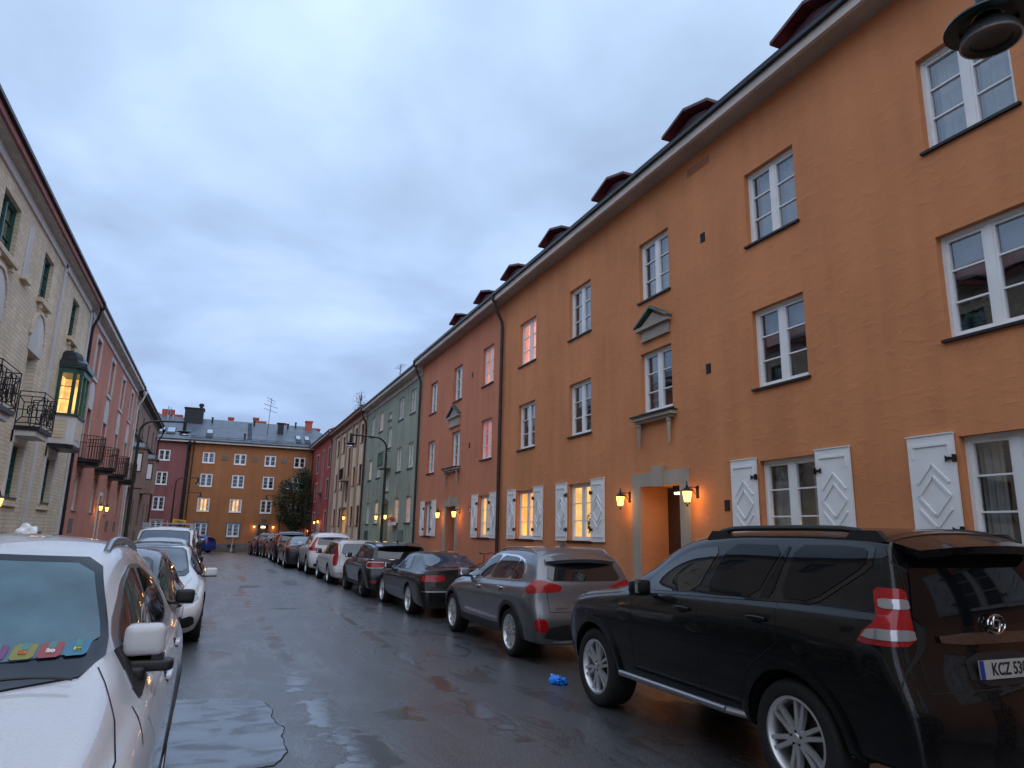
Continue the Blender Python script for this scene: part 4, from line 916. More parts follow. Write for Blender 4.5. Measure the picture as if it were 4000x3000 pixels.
# ------------------------------------------------------------------ street lamps
LAMPM = M('lamp_post_green', (.018, .03, .028), .35, metal=.4, var=.2)
def lamp_proto(arm=1.45):
    o = thing('street_lamp', 'x', 'street lamp'); b = MB()
    b.tube([(0, 0, -.1), (0, 0, .9), (0, 0, .92), (0, 0, 4.7)], [.09, .09, .062, .045], 12)
    arc = [(0, 0, 4.7)] + [(.5 - .5 * math.cos(t), 0, 4.95 + .45 * math.sin(t)) for t in [k * math.pi / 2 / 8 for k in range(1, 9)]] + [(arm, 0, 5.44), (arm, 0, 5.44)]
    b.tube(arc[:-1], .035, 10); b.lathe([(.1, 0), (.1, .12), (.065, .16)], (0, 0, .85), n=12); b.build('pole', LAMPM, o, smooth=True)
    b = MB(); b.lathe([(.0, .05), (.055, .04), (.06, -.28), (.085, -.30)], (arm, 0, 5.42), n=14)
    b.lathe([(.085, -.30), (.24, -.335), (.245, -.35), (.16, -.35)], (arm, 0, 5.42), n=28); b.build('lamp_shade', LAMPM, o, smooth=True)
    b = MB(); b.lathe([(.10, -.352), (.13, -.37), (.155, -.41), (.168, -.462), (.170, -.470), (.158, -.470)], (arm, 0, 5.42), n=32); bw_ = b.build('lamp_bowl', M('aluminium_bowl', (.36, .39, .43), .22, metal=.9), o, smooth=True)
    b = MB(); b.lathe([(.157, -.469), (.115, -.462), (.112, -.45), (.0, -.44)], (arm, 0, 5.42), n=32); b.build('lamp_glass', M('dark_lamp_glass', (.015, .018, .018), .25), bw_, smooth=True)
    return o
LP = lamp_proto()
LG = 'street lamps with curved arms'
LP.location = (6.12, 28, .1); LP.rotation_euler = (0, 0, math.pi); tag(LP, 'curved street lamp standing before the green house, nearest whole one on the right', 'street lamp', LG)
for x, y, rz, lb in ((-2.87, 28, 0, 'tall curved street lamp on the left pavement beside the balconies of the pink house'), (-3.0, 56.5, 0, 'curved street lamp with the yellow sign on its post'), (-3.1, 74, 0, 'small far curved street lamp left, before a lit yellow window'),
                     (5.85, 74, math.pi, 'far curved street lamp right of the end building door'), (6.35, 57, math.pi, 'curved street lamp reaching in front of the dark tree'), (5.60, 2.33, math.pi, 'street lamp head seen close from below at the top right')):
    c = copy_tree(LP); c.location = (x, y, gz(y) + .1 - (.26 if y == 2.33 else 0)); c.rotation_euler = (0, 0, rz); tag(c, lb, 'street lamp', LG)
ys = thing('street_sign', 'small yellow sign reading Utfart fixed to the left lamp post', 'sign', (-2.95, 56.4, 2.2))
b = MB(); b.box(0.05, .95, -.02, 0, -.16, .16); pnl = b.build('sign_panel', M('sign_yellow', (.70, .42, .06), .5, emit=(.7, .42, .06), es=0), ys)
pnl.rotation_euler = (0, rad(5), 0)
text_mesh('Utfart', .22, 'sign_text', BLACK, pnl, Matrix.Translation((.5, -.024, 0)) @ Matrix.Rotation(rad(90), 4, 'X'), .004)
# green projecting sign before the tree
gs = thing('projecting_sign', 'tall dark green panel sign with pale marks on a grey pole before the tree', 'sign', (8.35, 74.5, -.4))
b = MB(); b.tube([(0, 0, 0), (0, 0, 5.8)], .05, 8); b.build('pole', SILV, gs)
b = MB(); b.box(-.55, -.08, -.03, .03, 2.75, 5.75); b.box(.08, .5, -.03, .03, 2.75, 5.75); p_ = b.build('sign_panel', M('sign_green', (.03, .05, .045), .5, var=.3), gs)
b = MB()
for z in (5.05, 4.05, 3.6, 3.25, 2.82): b.box(.12, .42, -.045, -.031, z, z + .07)
for z in [2.9 + .24 * k for k in range(12)]: b.box(-.5, -.2 + .1 * math.sin(z * 9), -.038, -.031, z, z + .05)
b.build('sign_marks', M('sign_pale', (.4, .45, .45), .5), p_)
ab = thing('sandwich_board', 'narrow folding pavement sign seen edge-on at the end of the street', 'sign board', (1.62, 70.5, gz(70.5)))
b = MB(); b.poly([(-.12, -.3, 0), (-.06, -.3, 0), (.02, -.3, 1.25), (-.02, -.3, 1.25)]); b.prism([(-.16, 0), (-.10, 0), (.02, 1.3), (-.02, 1.3)], -.3, .3); b.build('front_board', WHITE, ab)
b = MB(); b.prism([(.22, 0), (.28, 0), (.05, 1.25), (.02, 1.25)], -.3, .3); b.box(-.35, .4, -.35, .35, -.02, .06); b.build('rear_board', BLACK, ab)
# ------------------------------------------------------------------ trees
def leafmat(name, c1, c2):
    m, t, b = bsdf(name); b.inputs['Roughness'].default_value = .55
    co = N(t, 'ShaderNodeTexCoord'); n = N(t, 'ShaderNodeTexNoise', i_Scale=1.6, i_Detail=3.0); Lk(t, co.outputs['Object'], n.inputs['Vector'])
    Lk(t, mixc(t, ramp(t, n.outputs[0], [(.4, 0.), (.6, 1.)]), c1, c2), b.inputs['Base Color']); return m
tr = thing('broadleaf_tree', 'dense dark green street tree before the end building', 'tree', (6.9, 73, -.45))
b = MB(); b.tube([(0, 0, 0), (.05, 0, 1.2), (-.05, .1, 2.6), (.1, .1, 4.6), (.2, 0, 6.8)], [.16, .13, .12, .08, .03], 8)
for k in range(9):
    t_ = k * 2.4; b.tube([(0, .05, 2.2 + k * .4), (.5 * math.cos(t_), .5 * math.sin(t_), 3 + k * .45), (1.0 * math.cos(t_), 1.0 * math.sin(t_), 3.9 + k * .4)], [.06, .04, .015], 5)
b.build('trunk', BROWNP, tr)
b = MB(); blobs = [(-.2, 0, 5.2, 1.75), (.5, .2, 6.6, 1.55), (.1, 0, 3.8, 1.55), (.9, .1, 5.4, 1.2), (.8, 0, 7.6, .95), (-1.1, 0, 4.9, 1.05), (.7, 0, 3.2, 1.2), (-.7, 0, 3.5, .95), (1.0, 0, 6.8, .8), (-.75, 0, 6.3, .85), (.2, 0, 2.85, .8)]
for i in range(8000):
    bl = random.choice(blobs); d = Vector([random.gauss(0, 1) for _ in range(3)]).normalized(); rr = bl[3] * (random.random() ** .45) * random.uniform(.85, 1.08)
    p = Vector(bl[:3]) + d * rr
    if p.x > 1.65: continue
    a = Vector([random.gauss(0, 1) for _ in range(3)]).normalized(); q = a.orthogonal().normalized(); s_ = random.uniform(.05, .13)
    b.mi = 0 if random.random() < .9 else 1
    b.poly([tuple(p + a * s_), tuple(p + q * s_ * .55), tuple(p - a * s_), tuple(p - q * s_ * .55)])
b.build('crown', [leafmat('dark_leaves', (.010, .024, .010), (.028, .05, .018)), leafmat('autumn_leaves', (.10, .08, .02), (.14, .11, .02))], tr)
bt = thing('birch_tree', 'sparse twiggy birch top rising behind the cream house roof', 'tree', (11.6, 66, 0))
b = MB(); b.tube([(0, 0, 0), (0, 0, 9), (.1, 0, 14.6)], [.15, .1, .02], 6)
for k in range(46):
    t_ = k * 2.4; z = 10.5 + k * .085; l = .75 - .008 * k; b.tube([(.05, 0, z), (l * .5 * math.cos(t_), l * .5 * math.sin(t_), z + .5), (l * math.cos(t_), l * math.sin(t_), z + .45)], [.02, .012, .006], 4)
b.build('trunk', BROWNP, bt)
b = MB()
for i in range(700):
    t_ = random.uniform(0, 6.3); l = random.uniform(.1, .75); p = Vector((l * math.cos(t_), l * math.sin(t_), random.uniform(11, 15))); a = Vector([random.gauss(0, 1) for _ in range(3)]).normalized() * .05; q = a.orthogonal() * .7
    b.poly([tuple(p + a), tuple(p + q), tuple(p - a), tuple(p - q)])
b.build('crown', leafmat('birch_leaves', (.10, .09, .05), (.15, .12, .05)), bt)
# ------------------------------------------------------------------ cars
def lerp(tb, x):
    if x <= tb[0][0]: return tb[0][1]
    for (a, p), (b, q) in zip(tb, tb[1:]):
        if x <= b: return p + (q - p) * (x - a) / (b - a)
    return tb[-1][1]
def slerp(tb, x, w=.07): return sum(lerp(tb, x + w * k) for k in (-2, -1, 0, 1, 2)) / 5
def chaikin(p, n=2, k=.22):
    for _ in range(n):
        q = []
        for i in range(len(p)):
            a, b = p[i], p[(i + 1) % len(p)]
            q += [(a[0] * (1 - k) + b[0] * k, a[1] * (1 - k) + b[1] * k), (a[0] * k + b[0] * (1 - k), a[1] * k + b[1] * (1 - k))]
        p = q
    return p
def resample(p, s):
    q = []
    for i in range(len(p)):
        a, b = p[i], p[(i + 1) % len(p)]; n = max(1, int(math.dist(a, b) / s))
        for k in range(n): q.append((a[0] + (b[0] - a[0]) * k / n, a[1] + (b[1] - a[1]) * k / n))
    return q
class Body:
    """painted shell lofted from side and plan profiles, y = 0 at the rear axle, +y to the front"""
    def __init__(s, sp, lvl=2):
        s.sp = sp; yR, yF = sp['y']; hw = sp['hw']; step = .11
        n = int((yF - yR) / step); ys = [yR, yR + .03, yR + .07] + [yR + (yF - yR) * i / n for i in range(1, n)] + [yF - .07, yF - .03, yF]
        rp, fp = sp['rear'], sp['front']; verts, faces = [], []
        plan = sp.get('plan', [(0, .86), (.03, .92), (.10, .965), (.35, .995), (.9, 1.)])
        planf = sp.get('planf', [(0, .74), (.04, .82), (.12, .90), (.35, .96), (.9, .995), (1.4, 1.)])
        def section(y):
            zt = slerp(sp['top'], y); zb = sp['zb'] + .0; zw = min(slerp(sp['belt'], y), zt - .015)
            w = hw * lerp(plan, y - yR) * lerp(planf, yF - y)
            g = max(0., min(1., (zt - zw) / .32)); h = zt - zw
            rw = (w * .90) * (1 - g) + min(sp['rw'], w * .93) * g
            sh = sp.get('shoulder', .955); lo = sp.get('tuck', .93)
            P = [(0, zb), (.72 * w, zb), (.90 * w, zb + .015), (w * lo, zb + .07), (w * .985, zb + .40 * (zw - zb)), (w, zb + .68 * (zw - zb)), (w * .99, zb + .88 * (zw - zb)), (w * sh, zw + .0)]
            sx = w * (sh - .045)
            P += [(sx, zw + .025 * (g) + .004), (sx + (rw - sx) * .5 + .012 * g, zw + h * .50), (rw + .004, zt - .13 * h - .012), (rw * .94, zt - .035 * min(1, h * 3) - .004), (rw * .72, zt - .004), (rw * .36, zt + sp.get('crown', .025) * .75), (0, zt + sp.get('crown', .025))]
            out = []
            for x, z in P:
                yy = y
                if y - yR < .6: yy += lerp(rp, z) * (1 - (y - yR) / .6)
                if yF - y < .6: yy -= lerp(fp, z) * (1 - (yF - y) / .6)
                if yF - y < 1.0: yy -= .10 * (abs(x) / hw) ** 2 * (1 - (yF - y))
                if y - yR < .5: yy += .07 * (abs(x) / hw) ** 2 * (1 - (y - yR) / .5)
                out.append((x, yy, z))
            return out
        secs = [section(y) for y in ys]; m = len(secs[0]); ring = []
        for sc in secs:
            r = []
            for x, y, z in sc: verts.append((x, y, z)); r.append(len(verts) - 1)
            l = []
            for x, y, z in sc[1:-1]: verts.append((-x, y, z)); l.append(len(verts) - 1)
            ring.append((r, [r[0]] + l + [r[-1]]))
        for (r0, l0), (r1, l1) in zip(ring, ring[1:]):
            for k in range(m - 1): faces.append((r0[k], r1[k], r1[k + 1], r0[k + 1])); faces.append((l0[k], l0[k + 1], l1[k + 1], l1[k]))
        for (r, l), sg, bul in ((ring[0], -1, .05), (ring[-1], 1, .07)):
            rows = []
            for k in range(m):
                if k in (0, m - 1): rows.append([r[k]] * 5); continue
                x, y, z = verts[r[k]]; row = [r[k]]
                for f in (.6, 0, -.6):
                    verts.append((x * f, y + sg * bul * (1 - f * f) * (abs(x) / hw), z)); row.append(len(verts) - 1)
                row.append(l[k]); rows.append(row)
            for a, b in zip(rows, rows[1:]):
                for k in range(4):
                    q = []
                    for i in (a[k], a[k + 1], b[k + 1], b[k]):
                        if i not in q: q.append(i)
                    if len(q) > 2: faces.append(q if sg < 0 else q[::-1])
        me = bpy.data.meshes.new('body'); me.from_pydata(verts, [], faces)
        bm = bmesh.new(); bm.from_mesh(me); bmesh.ops.recalc_face_normals(bm, faces=bm.faces); bm.to_mesh(me); bm.free()
        o = bpy.data.objects.new('body', me); COL.objects.link(o)
        sb = o.modifiers.new('s', 'SUBSURF'); sb.levels = lvl; sb.render_levels = lvl
        dg = bpy.context.evaluated_depsgraph_get(); hi = bpy.data.meshes.new_from_object(o.evaluated_get(dg))
        bm = bmesh.new(); bm.from_mesh(hi); s.bvh = BVHTree.FromBMesh(bm); bm.free()
        bpy.data.objects.remove(o)
        s.mesh = hi; s.hw = hw; s.yR, s.yF = yR, yF
    def finish(s, mat, parent, arch):
        hi = s.mesh; hi.materials.clear(); hi.materials.append(mat); hi.materials.append(BLACK)
        for p in hi.polygons: p.material_index = 0; p.use_smooth = True
        o = bpy.data.objects.new('body', hi); COL.objects.link(o)
        c = MB(); c.mi = 1
        for yc in (0, s.sp['wb']):
            for sg in (-1, 1):
                c.lathe([(0, 0), (arch, 0), (arch, .50), (0, .50)], (s.hw + .15 if sg > 0 else -s.hw - .15 - 0, yc, s.sp['r']) if False else ((s.hw - .27) if sg > 0 else -(s.hw + .23), yc, s.sp['r']), axis='x', n=36)
        co_ = c.build('cut', [mat, BLACK])
        bo = o.modifiers.new('b', 'BOOLEAN'); bo.object = co_; bo.operation = 'DIFFERENCE'; bo.solver = 'EXACT'; bo.material_mode = 'TRANSFER'
        dg = bpy.context.evaluated_depsgraph_get(); fin = bpy.data.meshes.new_from_object(o.evaluated_get(dg))
        bpy.data.objects.remove(o); bpy.data.objects.remove(co_)
        bm = bmesh.new(); bm.from_mesh(fin)
        for f in bm.faces: f.smooth = True
        for e_ in bm.edges:
            if len(e_.link_faces) == 2 and e_.calc_face_angle(0) > rad(42): e_.smooth = False
        bm.to_mesh(fin); bm.free()
        o = bpy.data.objects.new('body', fin); COL.objects.link(o); o.parent = parent
        return o
    def hit(s, ax, a, b):
        hw = s.hw
        if ax == 'R': o, d = Vector((2, a, b)), Vector((-1, 0, 0))
        elif ax == 'L': o, d = Vector((-2, a, b)), Vector((1, 0, 0))
        elif ax == 'B': o, d = Vector((a, s.yR - 2, b)), Vector((0, 1, 0))
        elif ax == 'F': o, d = Vector((a, s.yF + 2, b)), Vector((0, -1, 0))
        elif ax in ('CR', 'CL'):
            g = 1 if ax == 'CR' else -1; q = Vector((g * (hw + a * .707), s.yR + a * .707, b)); d = Vector((-g * .707, .707, 0)); o = q - d * 2
        elif ax in ('ER', 'EL'):
            g = 1 if ax == 'ER' else -1; q = Vector((g * (hw + a * .707), s.yF - a * .707, b)); d = Vector((-g * .707, -.707, 0)); o = q - d * 2
        else: o, d = Vector((a, b, 4)), Vector((0, 0, -1))
        p, n, _, _ = s.bvh.ray_cast(o, d)
        if p is None:
            if ax[0] in 'CE' and len(ax) == 2: pass
            else: q = Vector((hw * .985, a, b)) if ax == 'R' else Vector((-hw * .985, a, b)) if ax == 'L' else Vector((a, s.yR + .02, b)) if ax == 'B' else Vector((a, s.yF - .02, b)) if ax == 'F' else Vector((a, b, 1.5))
            p, n, _, _ = s.bvh.find_nearest(q)
            if (p - Vector((0, (s.yR + s.yF) / 2, .8))).dot(n) < 0: n = -n
            return p, n
        if n.dot(d) > 0: n = -n
        return p, n
    def patch(s, name, ax, poly, mat, parent, off=.004, rnd=1, step=.06, skirt=True, k=.22):
        p = chaikin(poly, rnd, k) if rnd else poly
        p = resample(p, step); n = len(p)
        xs = [q[0] for q in p]; zs = [q[1] for q in p]
        pts = [Vector(q) for q in p]; x = min(xs) + step * .7
        def inside(a, b):
            c = False; j = n - 1
            for i in range(n):
                if (p[i][1] > b) != (p[j][1] > b) and a < (p[j][0] - p[i][0]) * (b - p[i][1]) / (p[j][1] - p[i][1]) + p[i][0]: c = not c
                j = i
            return c
        while x < max(xs):
            z = min(zs) + step * .7
            while z < max(zs):
                if inside(x, z) and min((x - q[0]) ** 2 + (z - q[1]) ** 2 for q in p) > (step * .45) ** 2: pts.append(Vector((x, z)))
                z += step
            x += step
        V_, E_, F_, ov, _, _ = delaunay_2d_cdt(pts, [(i, (i + 1) % n) for i in range(n)], [list(range(n))], 1, 1e-5)
        b = MB(); idx = []
        for v in V_:
            q, nn = s.hit(ax, v.x, v.y); q = q + nn * off; b.v.append(tuple(q)); idx.append((q, nn))
        for f in F_: b.f.append(list(f)); b.m.append(0)
        if skirt:
            # rim turned back to the body so the part has thickness
            cnt = {}
            for f in F_:
                for i in range(len(f)):
                    e_ = tuple(sorted((f[i], f[(i + 1) % len(f)]))); cnt[e_] = cnt.get(e_, 0) + 1
            low = {}
            for (a, c_), k_ in cnt.items():
                if k_ == 1:
                    for i in (a, c_):
                        if i not in low: q, nn = idx[i]; b.v.append(tuple(q - nn * (off + .004))); low[i] = len(b.v) - 1
                    b.f.append([a, c_, low[c_], low[a]]); b.m.append(0)
        return b.build(name, mat, parent, smooth=True, sharp=50)
    def strip(s, name, ax, line, w, mat, parent, off=.002, step=.05):
        pts = []
        for (a, b), (c, d) in zip(line, line[1:]):
            n = max(1, int(math.hypot(c - a, d - b) / step))
            for k in range(n): pts.append((a + (c - a) * k / n, b + (d - b) * k / n))
        pts.append(line[-1]); B = MB(); ids = []
        for i, (a, b_) in enumerate(pts):
            p0, p1 = pts[max(0, i - 1)], pts[min(len(pts) - 1, i + 1)]; dx, dz = p1[0] - p0[0], p1[1] - p0[1]; l = math.hypot(dx, dz) or 1; nx, nz = -dz / l * w / 2, dx / l * w / 2
            r = []
            for sg in (-1, 1):
                q, nn = s.hit(ax, a + sg * nx, b_ + sg * nz); q = q + nn * off; B.v.append(tuple(q)); r.append(len(B.v) - 1)
            ids.append(r)
        for r0, r1 in zip(ids, ids[1:]): B.f.append([r0[0], r0[1], r1[1], r1[0]]); B.m.append(0)
        return B.build(name, mat, parent, smooth=True)
WHEELS = {}
def wheel_proto(r, wd, style, rimr, rim):
    o = MB(); ns, tw, pair = style
    o.lathe([(rimr + .004, .0), (rimr + .012, .012), (rimr - .008, .014), (rimr - .022, -.01), (rimr - .03, -.06), (rimr - .04, -wd + .02)], (wd / 2 - .012, 0, 0) if False else (0, 0, 0), axis='x', n=40)
    # spokes
    for k in range(ns):
        for pr in ((-1, 1) if pair else (0,)):
            t = 2 * math.pi * k / ns; t0 = t + pr * tw * 1.5; t1 = t + pr * tw * .9
            w0, w1 = (.015, .011) if pair else (.030, .020)
            w0 *= r / .34; w1 *= r / .34
            P = []
            for rr, tt, w, dx in ((.035, t0 * 1.0, w0, -.004), (rimr * .55, t + pr * tw * 1.05, w0 * .85, -.012), (rimr - .012, t1, w1, -.002)):
                c_, s_ = math.cos(tt), math.sin(tt)
                P.append([(dx + .003, rr * c_ - w * s_, rr * s_ + w * c_), (dx + .003, rr * c_ + w * s_, rr * s_ - w * c_), (dx - .032, rr * c_ + w * s_ * 1.25, rr * s_ - w * c_ * 1.25), (dx - .032, rr * c_ - w * s_ * 1.25, rr * s_ + w * c_ * 1.25)])
            for a, b in zip(P, P[1:]):
                for i in range(4): o.poly([a[i], a[(i + 1) % 4], b[(i + 1) % 4], b[i]])
            o.poly(P[-1])
    o.lathe([(0, .006), (.026, .006), (.032, .0), (.06, -.004), (.07, -.03)], (0, 0, 0), axis='x', n=20)
    w = o.build('wheel', rim, None, smooth=True, sharp=30)
    b = MB(); b.lathe([(0, -.075), (rimr * .72, -.075), (rimr * .72, -.085), (.0, -.09)], (0, 0, 0), axis='x', n=28); b.lathe([(rimr - .03, -.11), (0, -.115)], (0, 0, 0), axis='x', n=20); b.build('brake_disc', DISC, w)
    b = MB(); tp = [(rimr, .0), (rimr + .015, .018), (r - .035, .020), (r - .012, .008), (r, -.02), (r + .001, -wd * .5), (r, -wd + .02), (r - .015, -wd - .01), (rimr, -wd)]
    b.lathe(tp, (0, 0, 0), axis='x', n=48); b.build('tyre', RUBBER, w, smooth=True, sharp=60)
    for k in range(5): b = MB(); t = 2 * math.pi * k / 5; b.lathe([(0, .008), (.008, .006), (.009, -.01)], (.002, .045 * math.cos(t), .045 * math.sin(t)), axis='x', n=6); b.build('wheel_bolt', DMET, w)
    return w
def put_wheels(root, sp, style, rimr, rim):
    key = (sp['r'], style, rimr, rim.name); wd = sp.get('tw', .21)
    for yc in (0, sp['wb']):
        for sg in (1, -1):
            if key not in WHEELS: w = WHEELS[key] = wheel_proto(sp['r'], wd, style, rimr, rim)
            else: w = copy_tree(WHEELS[key])
            w.parent = root; w.location = (sg * (sp['hw'] - sp.get('inset', .045)), yc, sp['r']); w.rotation_euler = (0 if sg > 0 else rad(20), 0, 0 if sg > 0 else math.pi)
def rbox(name, c, sz, mat, parent, bev=.35, taper=None, rz=0):
    me = bpy.data.meshes.new(name); bm = bmesh.new(); bmesh.ops.create_cube(bm, size=1.)
    bmesh.ops.bevel(bm, geom=list(bm.edges) , offset=.5 * bev, segments=3, profile=.6, affect='EDGES')
    for v in bm.verts:
        if taper: v.co.y *= 1 + taper * v.co.x
        v.co = Vector((v.co.x * sz[0], v.co.y * sz[1], v.co.z * sz[2]))
        v.co = Matrix.Rotation(rz, 3, 'Z') @ v.co + Vector(c)
    for f in bm.faces: f.smooth = True
    bm.to_mesh(me); bm.free(); me.materials.append(mat); o = bpy.data.objects.new(name, me); COL.objects.link(o); o.parent = parent; return o
def mirror_side(poly): return poly
def car(name, label, cat, sp, loc, rz, pmat, glass=None, wheel=((5, .2, True), .25, None), lvl=2, near=True):
    root = thing(name, label, cat, loc, rz, CG if cat == 'car' else None); B = Body(sp, lvl); gl = glass or CGLASS
    st = .045 if near else .10
    for sg, ax in ((1, 'R'), (-1, 'L')):
        for poly in [sp['dlo']]:
            B.patch('window_trim', ax, [(a, b) for a, b in poly], sp.get('trim', GLOSSB), root, .005, 1, st, k=.12)
        for j, g in enumerate(sp['win']):
            B.patch('side_window', ax, g, (sp['wg'][j] if 'wg' in sp else gl), root, .010, 1, st, k=.15)
        if near:
            for ln in sp.get('seams', []): B.strip('door_gap', ax, ln, .0055, SEAM, root)
        for (y, z) in sp.get('handles', []):
            p, n = B.hit(ax, y, z); rbox('door_handle', (p.x + sg * .018, p.y, p.z), (.030, .20, .032), sp.get('hmat', pmat), root, .5)
            B.patch('handle_recess', ax, [(y - .07, z - .035), (y + .06, z - .035), (y + .06, z + .02), (y - .07, z + .02)], SEAM, root, .0015, 1, .05, False)
        if 'clad' in sp:
            r0 = sp['arch'] - .005; r1 = sp['arch'] + sp.get('cladw', .055); zc = sp['r']
            for yc in (0, sp['wb']):
                pl_ = [(yc + r1 * math.cos(t), zc + r1 * math.sin(t)) for t in [rad(-18 + k * 216 / 18) for k in range(19)]] + [(yc + r0 * math.cos(t), zc + r0 * math.sin(t)) for t in [rad(198 - k * 216 / 18) for k in range(19)]]
                pl_ = [(a, max(b, sp['zb'] + .06)) for a, b in pl_]
                B.patch('arch_trim', ax, pl_, sp['clad'], root, .014, 0, .05)
            B.patch('sill_trim', ax, [(r0 + .03, sp['zb'] + .05), (sp['wb'] - r0 - .03, sp['zb'] + .05), (sp['wb'] - r0 - .03, sp['zb'] + .16), (r0 + .03, sp['zb'] + .16)], sp['clad'], root, .012, 0, .08)
        if 'mir' in sp:
            my, mz, mm = sp['mir']; p, n = B.hit(ax, my, mz - .04); x0 = p.x
            mo = sp.get('mirout', .15)
            m = rbox('wing_mirror', (x0 + sg * mo, my - .03, mz + .035), (sp.get('mirw', .19), .12, .135), mm or pmat, root, .5, taper=-.25 * sg)
            b = MB(); b.box(min(x0 - sg * .02, x0 + sg * .1), max(x0 - sg * .02, x0 + sg * .1), my - .05, my + .02, mz - .05, mz - .02); b.box(*sorted((x0 + sg * (mo - .08), x0 + sg * (mo + .085))), my - .065, my + .02, mz - .045, mz - .028); b.build('mirror_stalk', BLACK, m)
            b = MB(); b.box(*sorted((x0 + sg * (mo - .075), x0 + sg * (mo + .08))), my - .0855, my - .081, mz - .015, mz + .085); b.build('mirror_glass', CHROME, m)
        for q in sp.get('tail_c', []): B.patch('tail_light', 'C' + ax, q[0], q[1], root, q[2] if len(q) > 2 else .010, 1, .03, True, .15)
        for q in sp.get('head_c', []): B.patch('headlight', 'E' + ax, q, HEADL, root, .008, 1, .04, True, .18)
        for q in sp.get('tail_' + 's', []): B.patch('tail_light', ax, q[0], q[1], root, q[2] if len(q) > 2 else .008, 1, st)
        for q in sp.get('head_s', []): B.patch('headlight', ax, q[0], q[1], root, .006, 1, st)
        for q in sp.get('side', []): B.patch(q[0], ax, q[1], q[2], root, q[3] if len(q) > 3 else .006, 1, st)
        if 'rail' in sp:
            rx, ya, yb, zr, rm, rr = sp['rail']; b = MB(); pts = []
            for k in range(13):
                y = ya + (yb - ya) * k / 12; q, n = B.hit('T', sg * rx, y); lift = min(1, k / 1.2, (12 - k) / 1.2); pts.append((q.x, q.y, q.z + zr * lift - .005))
            b.tube(pts, rr, 8); b.build('roof_rail', rm, root, smooth=True)
            for k in (.02, .98): pass
    M_ = lambda poly: [(-a, b) for a, b in poly][::-1]
    for q in sp.get('tail_b', []):
        for poly in (q[0], M_(q[0])): B.patch('tail_light', 'B', poly, q[1], root, q[2] if len(q) > 2 else .008, 1, st)
    for q in sp.get('head_f', []):
        for poly in (q[0], M_(q[0])): B.patch('headlight', 'F', poly, q[1], root, .006, 1, st)
    for q in sp.get('back', []): B.patch(q[0], 'B', q[1], q[2], root, q[3] if len(q) > 3 else .005, q[4] if len(q) > 4 else 1, st)
    for q in sp.get('frontp', []): B.patch(q[0], 'F', q[1], q[2], root, q[3] if len(q) > 3 else .005, 1, st)
    if near:
        for ln in sp.get('bseams', []): B.strip('tailgate_gap', 'B', ln, .008, SEAM, root)
        for ln in sp.get('fseams', []): B.strip('bonnet_gap', 'T', ln, .0055, SEAM, root)
    bx, bz0, tx, tz = sp['ws']
    wsp = [(-bx, bz0), (0, bz0 - .03), (bx, bz0), (tx, tz), (0, tz + .02), (-tx, tz)]
    B.patch('windscreen_border', 'F', wsp, FRIT, root, .008, 1, st, k=.10)
    B.patch('windscreen', 'F', [(-bx + .045, bz0 + .055), (0, bz0 + .03), (bx - .045, bz0 + .055), (tx - .022, tz - .03), (0, tz - .01), (-tx + .022, tz - .03)], sp.get('wsm', gl), root, .013, 1, st, k=.12)
    if 'rw_' in sp:
        bx, bz0, tx, tz = sp['rw_']
        B.patch('rear_window', 'B', [(-bx, bz0), (0, bz0 - .01), (bx, bz0), (tx, tz), (0, tz + .01), (-tx, tz)], sp.get('rwm', gl), root, .009, 1, st, k=.12)
    if 'spoiler' in sp:
        y0, y1, z0, w = sp['spoiler']; b = MB(); n = 12
        top, bot = [], []
        for k in range(n + 1):
            x = -w + 2 * w * k / n; c_ = (abs(x) / w) ** 2; q, _ = B.hit('T', x * .97, y1)
            top.append(((x, y0 + .12 * c_, z0 - .04 * c_), (x * .98, y1, q.z + .004))); bot.append(((x * .97, y0 + .03 + .12 * c_, z0 - .05 - .04 * c_), (x * .96, y1, q.z - .06)))
        for k in range(n):
            b.poly([top[k][0], top[k + 1][0], top[k + 1][1], top[k][1]]); b.poly([bot[k][0], bot[k + 1][0], bot[k + 1][1], bot[k][1]]); b.poly([top[k][0], top[k + 1][0], bot[k + 1][0], bot[k][0]])
        for k in (0, n): b.poly([top[k][0], top[k][1], bot[k][1], bot[k][0]])
        b.build('spoiler', pmat, root, smooth=True)
    if 'fin' in sp: q, _ = B.hit('T', 0, sp['fin']); b = MB(); b.prism([(q.y - .09, q.z - .01), (q.y + .09, q.z - .01), (q.y - .05, q.z + .065), (q.y - .08, q.z + .065)], -.018, .018, axis=0); b.build('roof_aerial', sp.get('finm', pmat), root)
    B.finish(pmat, root, sp['arch']); put_wheels(root, sp, wheel[0], wheel[1], wheel[2] or ALLOY)
    root['_'] = 0; del root['_']
    root_B[root.name] = B
    return root
root_B = {}
CG = 'cars parked along both kerbs'
PAINTS = set()
def recar(src, label, loc, rz, pmat, swap=None):
    c = copy_tree(src); c.location = loc; c.rotation_euler = (0, 0, rz); tag(c, label, 'car', CG)
    def walk(o):
        if o.type == 'MESH':
            for sl_ in o.material_slots:
                m = sl_.material
                if m and m.name.endswith('_car_paint'): sl_.link = 'OBJECT'; sl_.material = pmat
                elif swap and m and m in swap: sl_.link = 'OBJECT'; sl_.material = swap[m]
        for k in o.children: walk(k)
    walk(c); return c
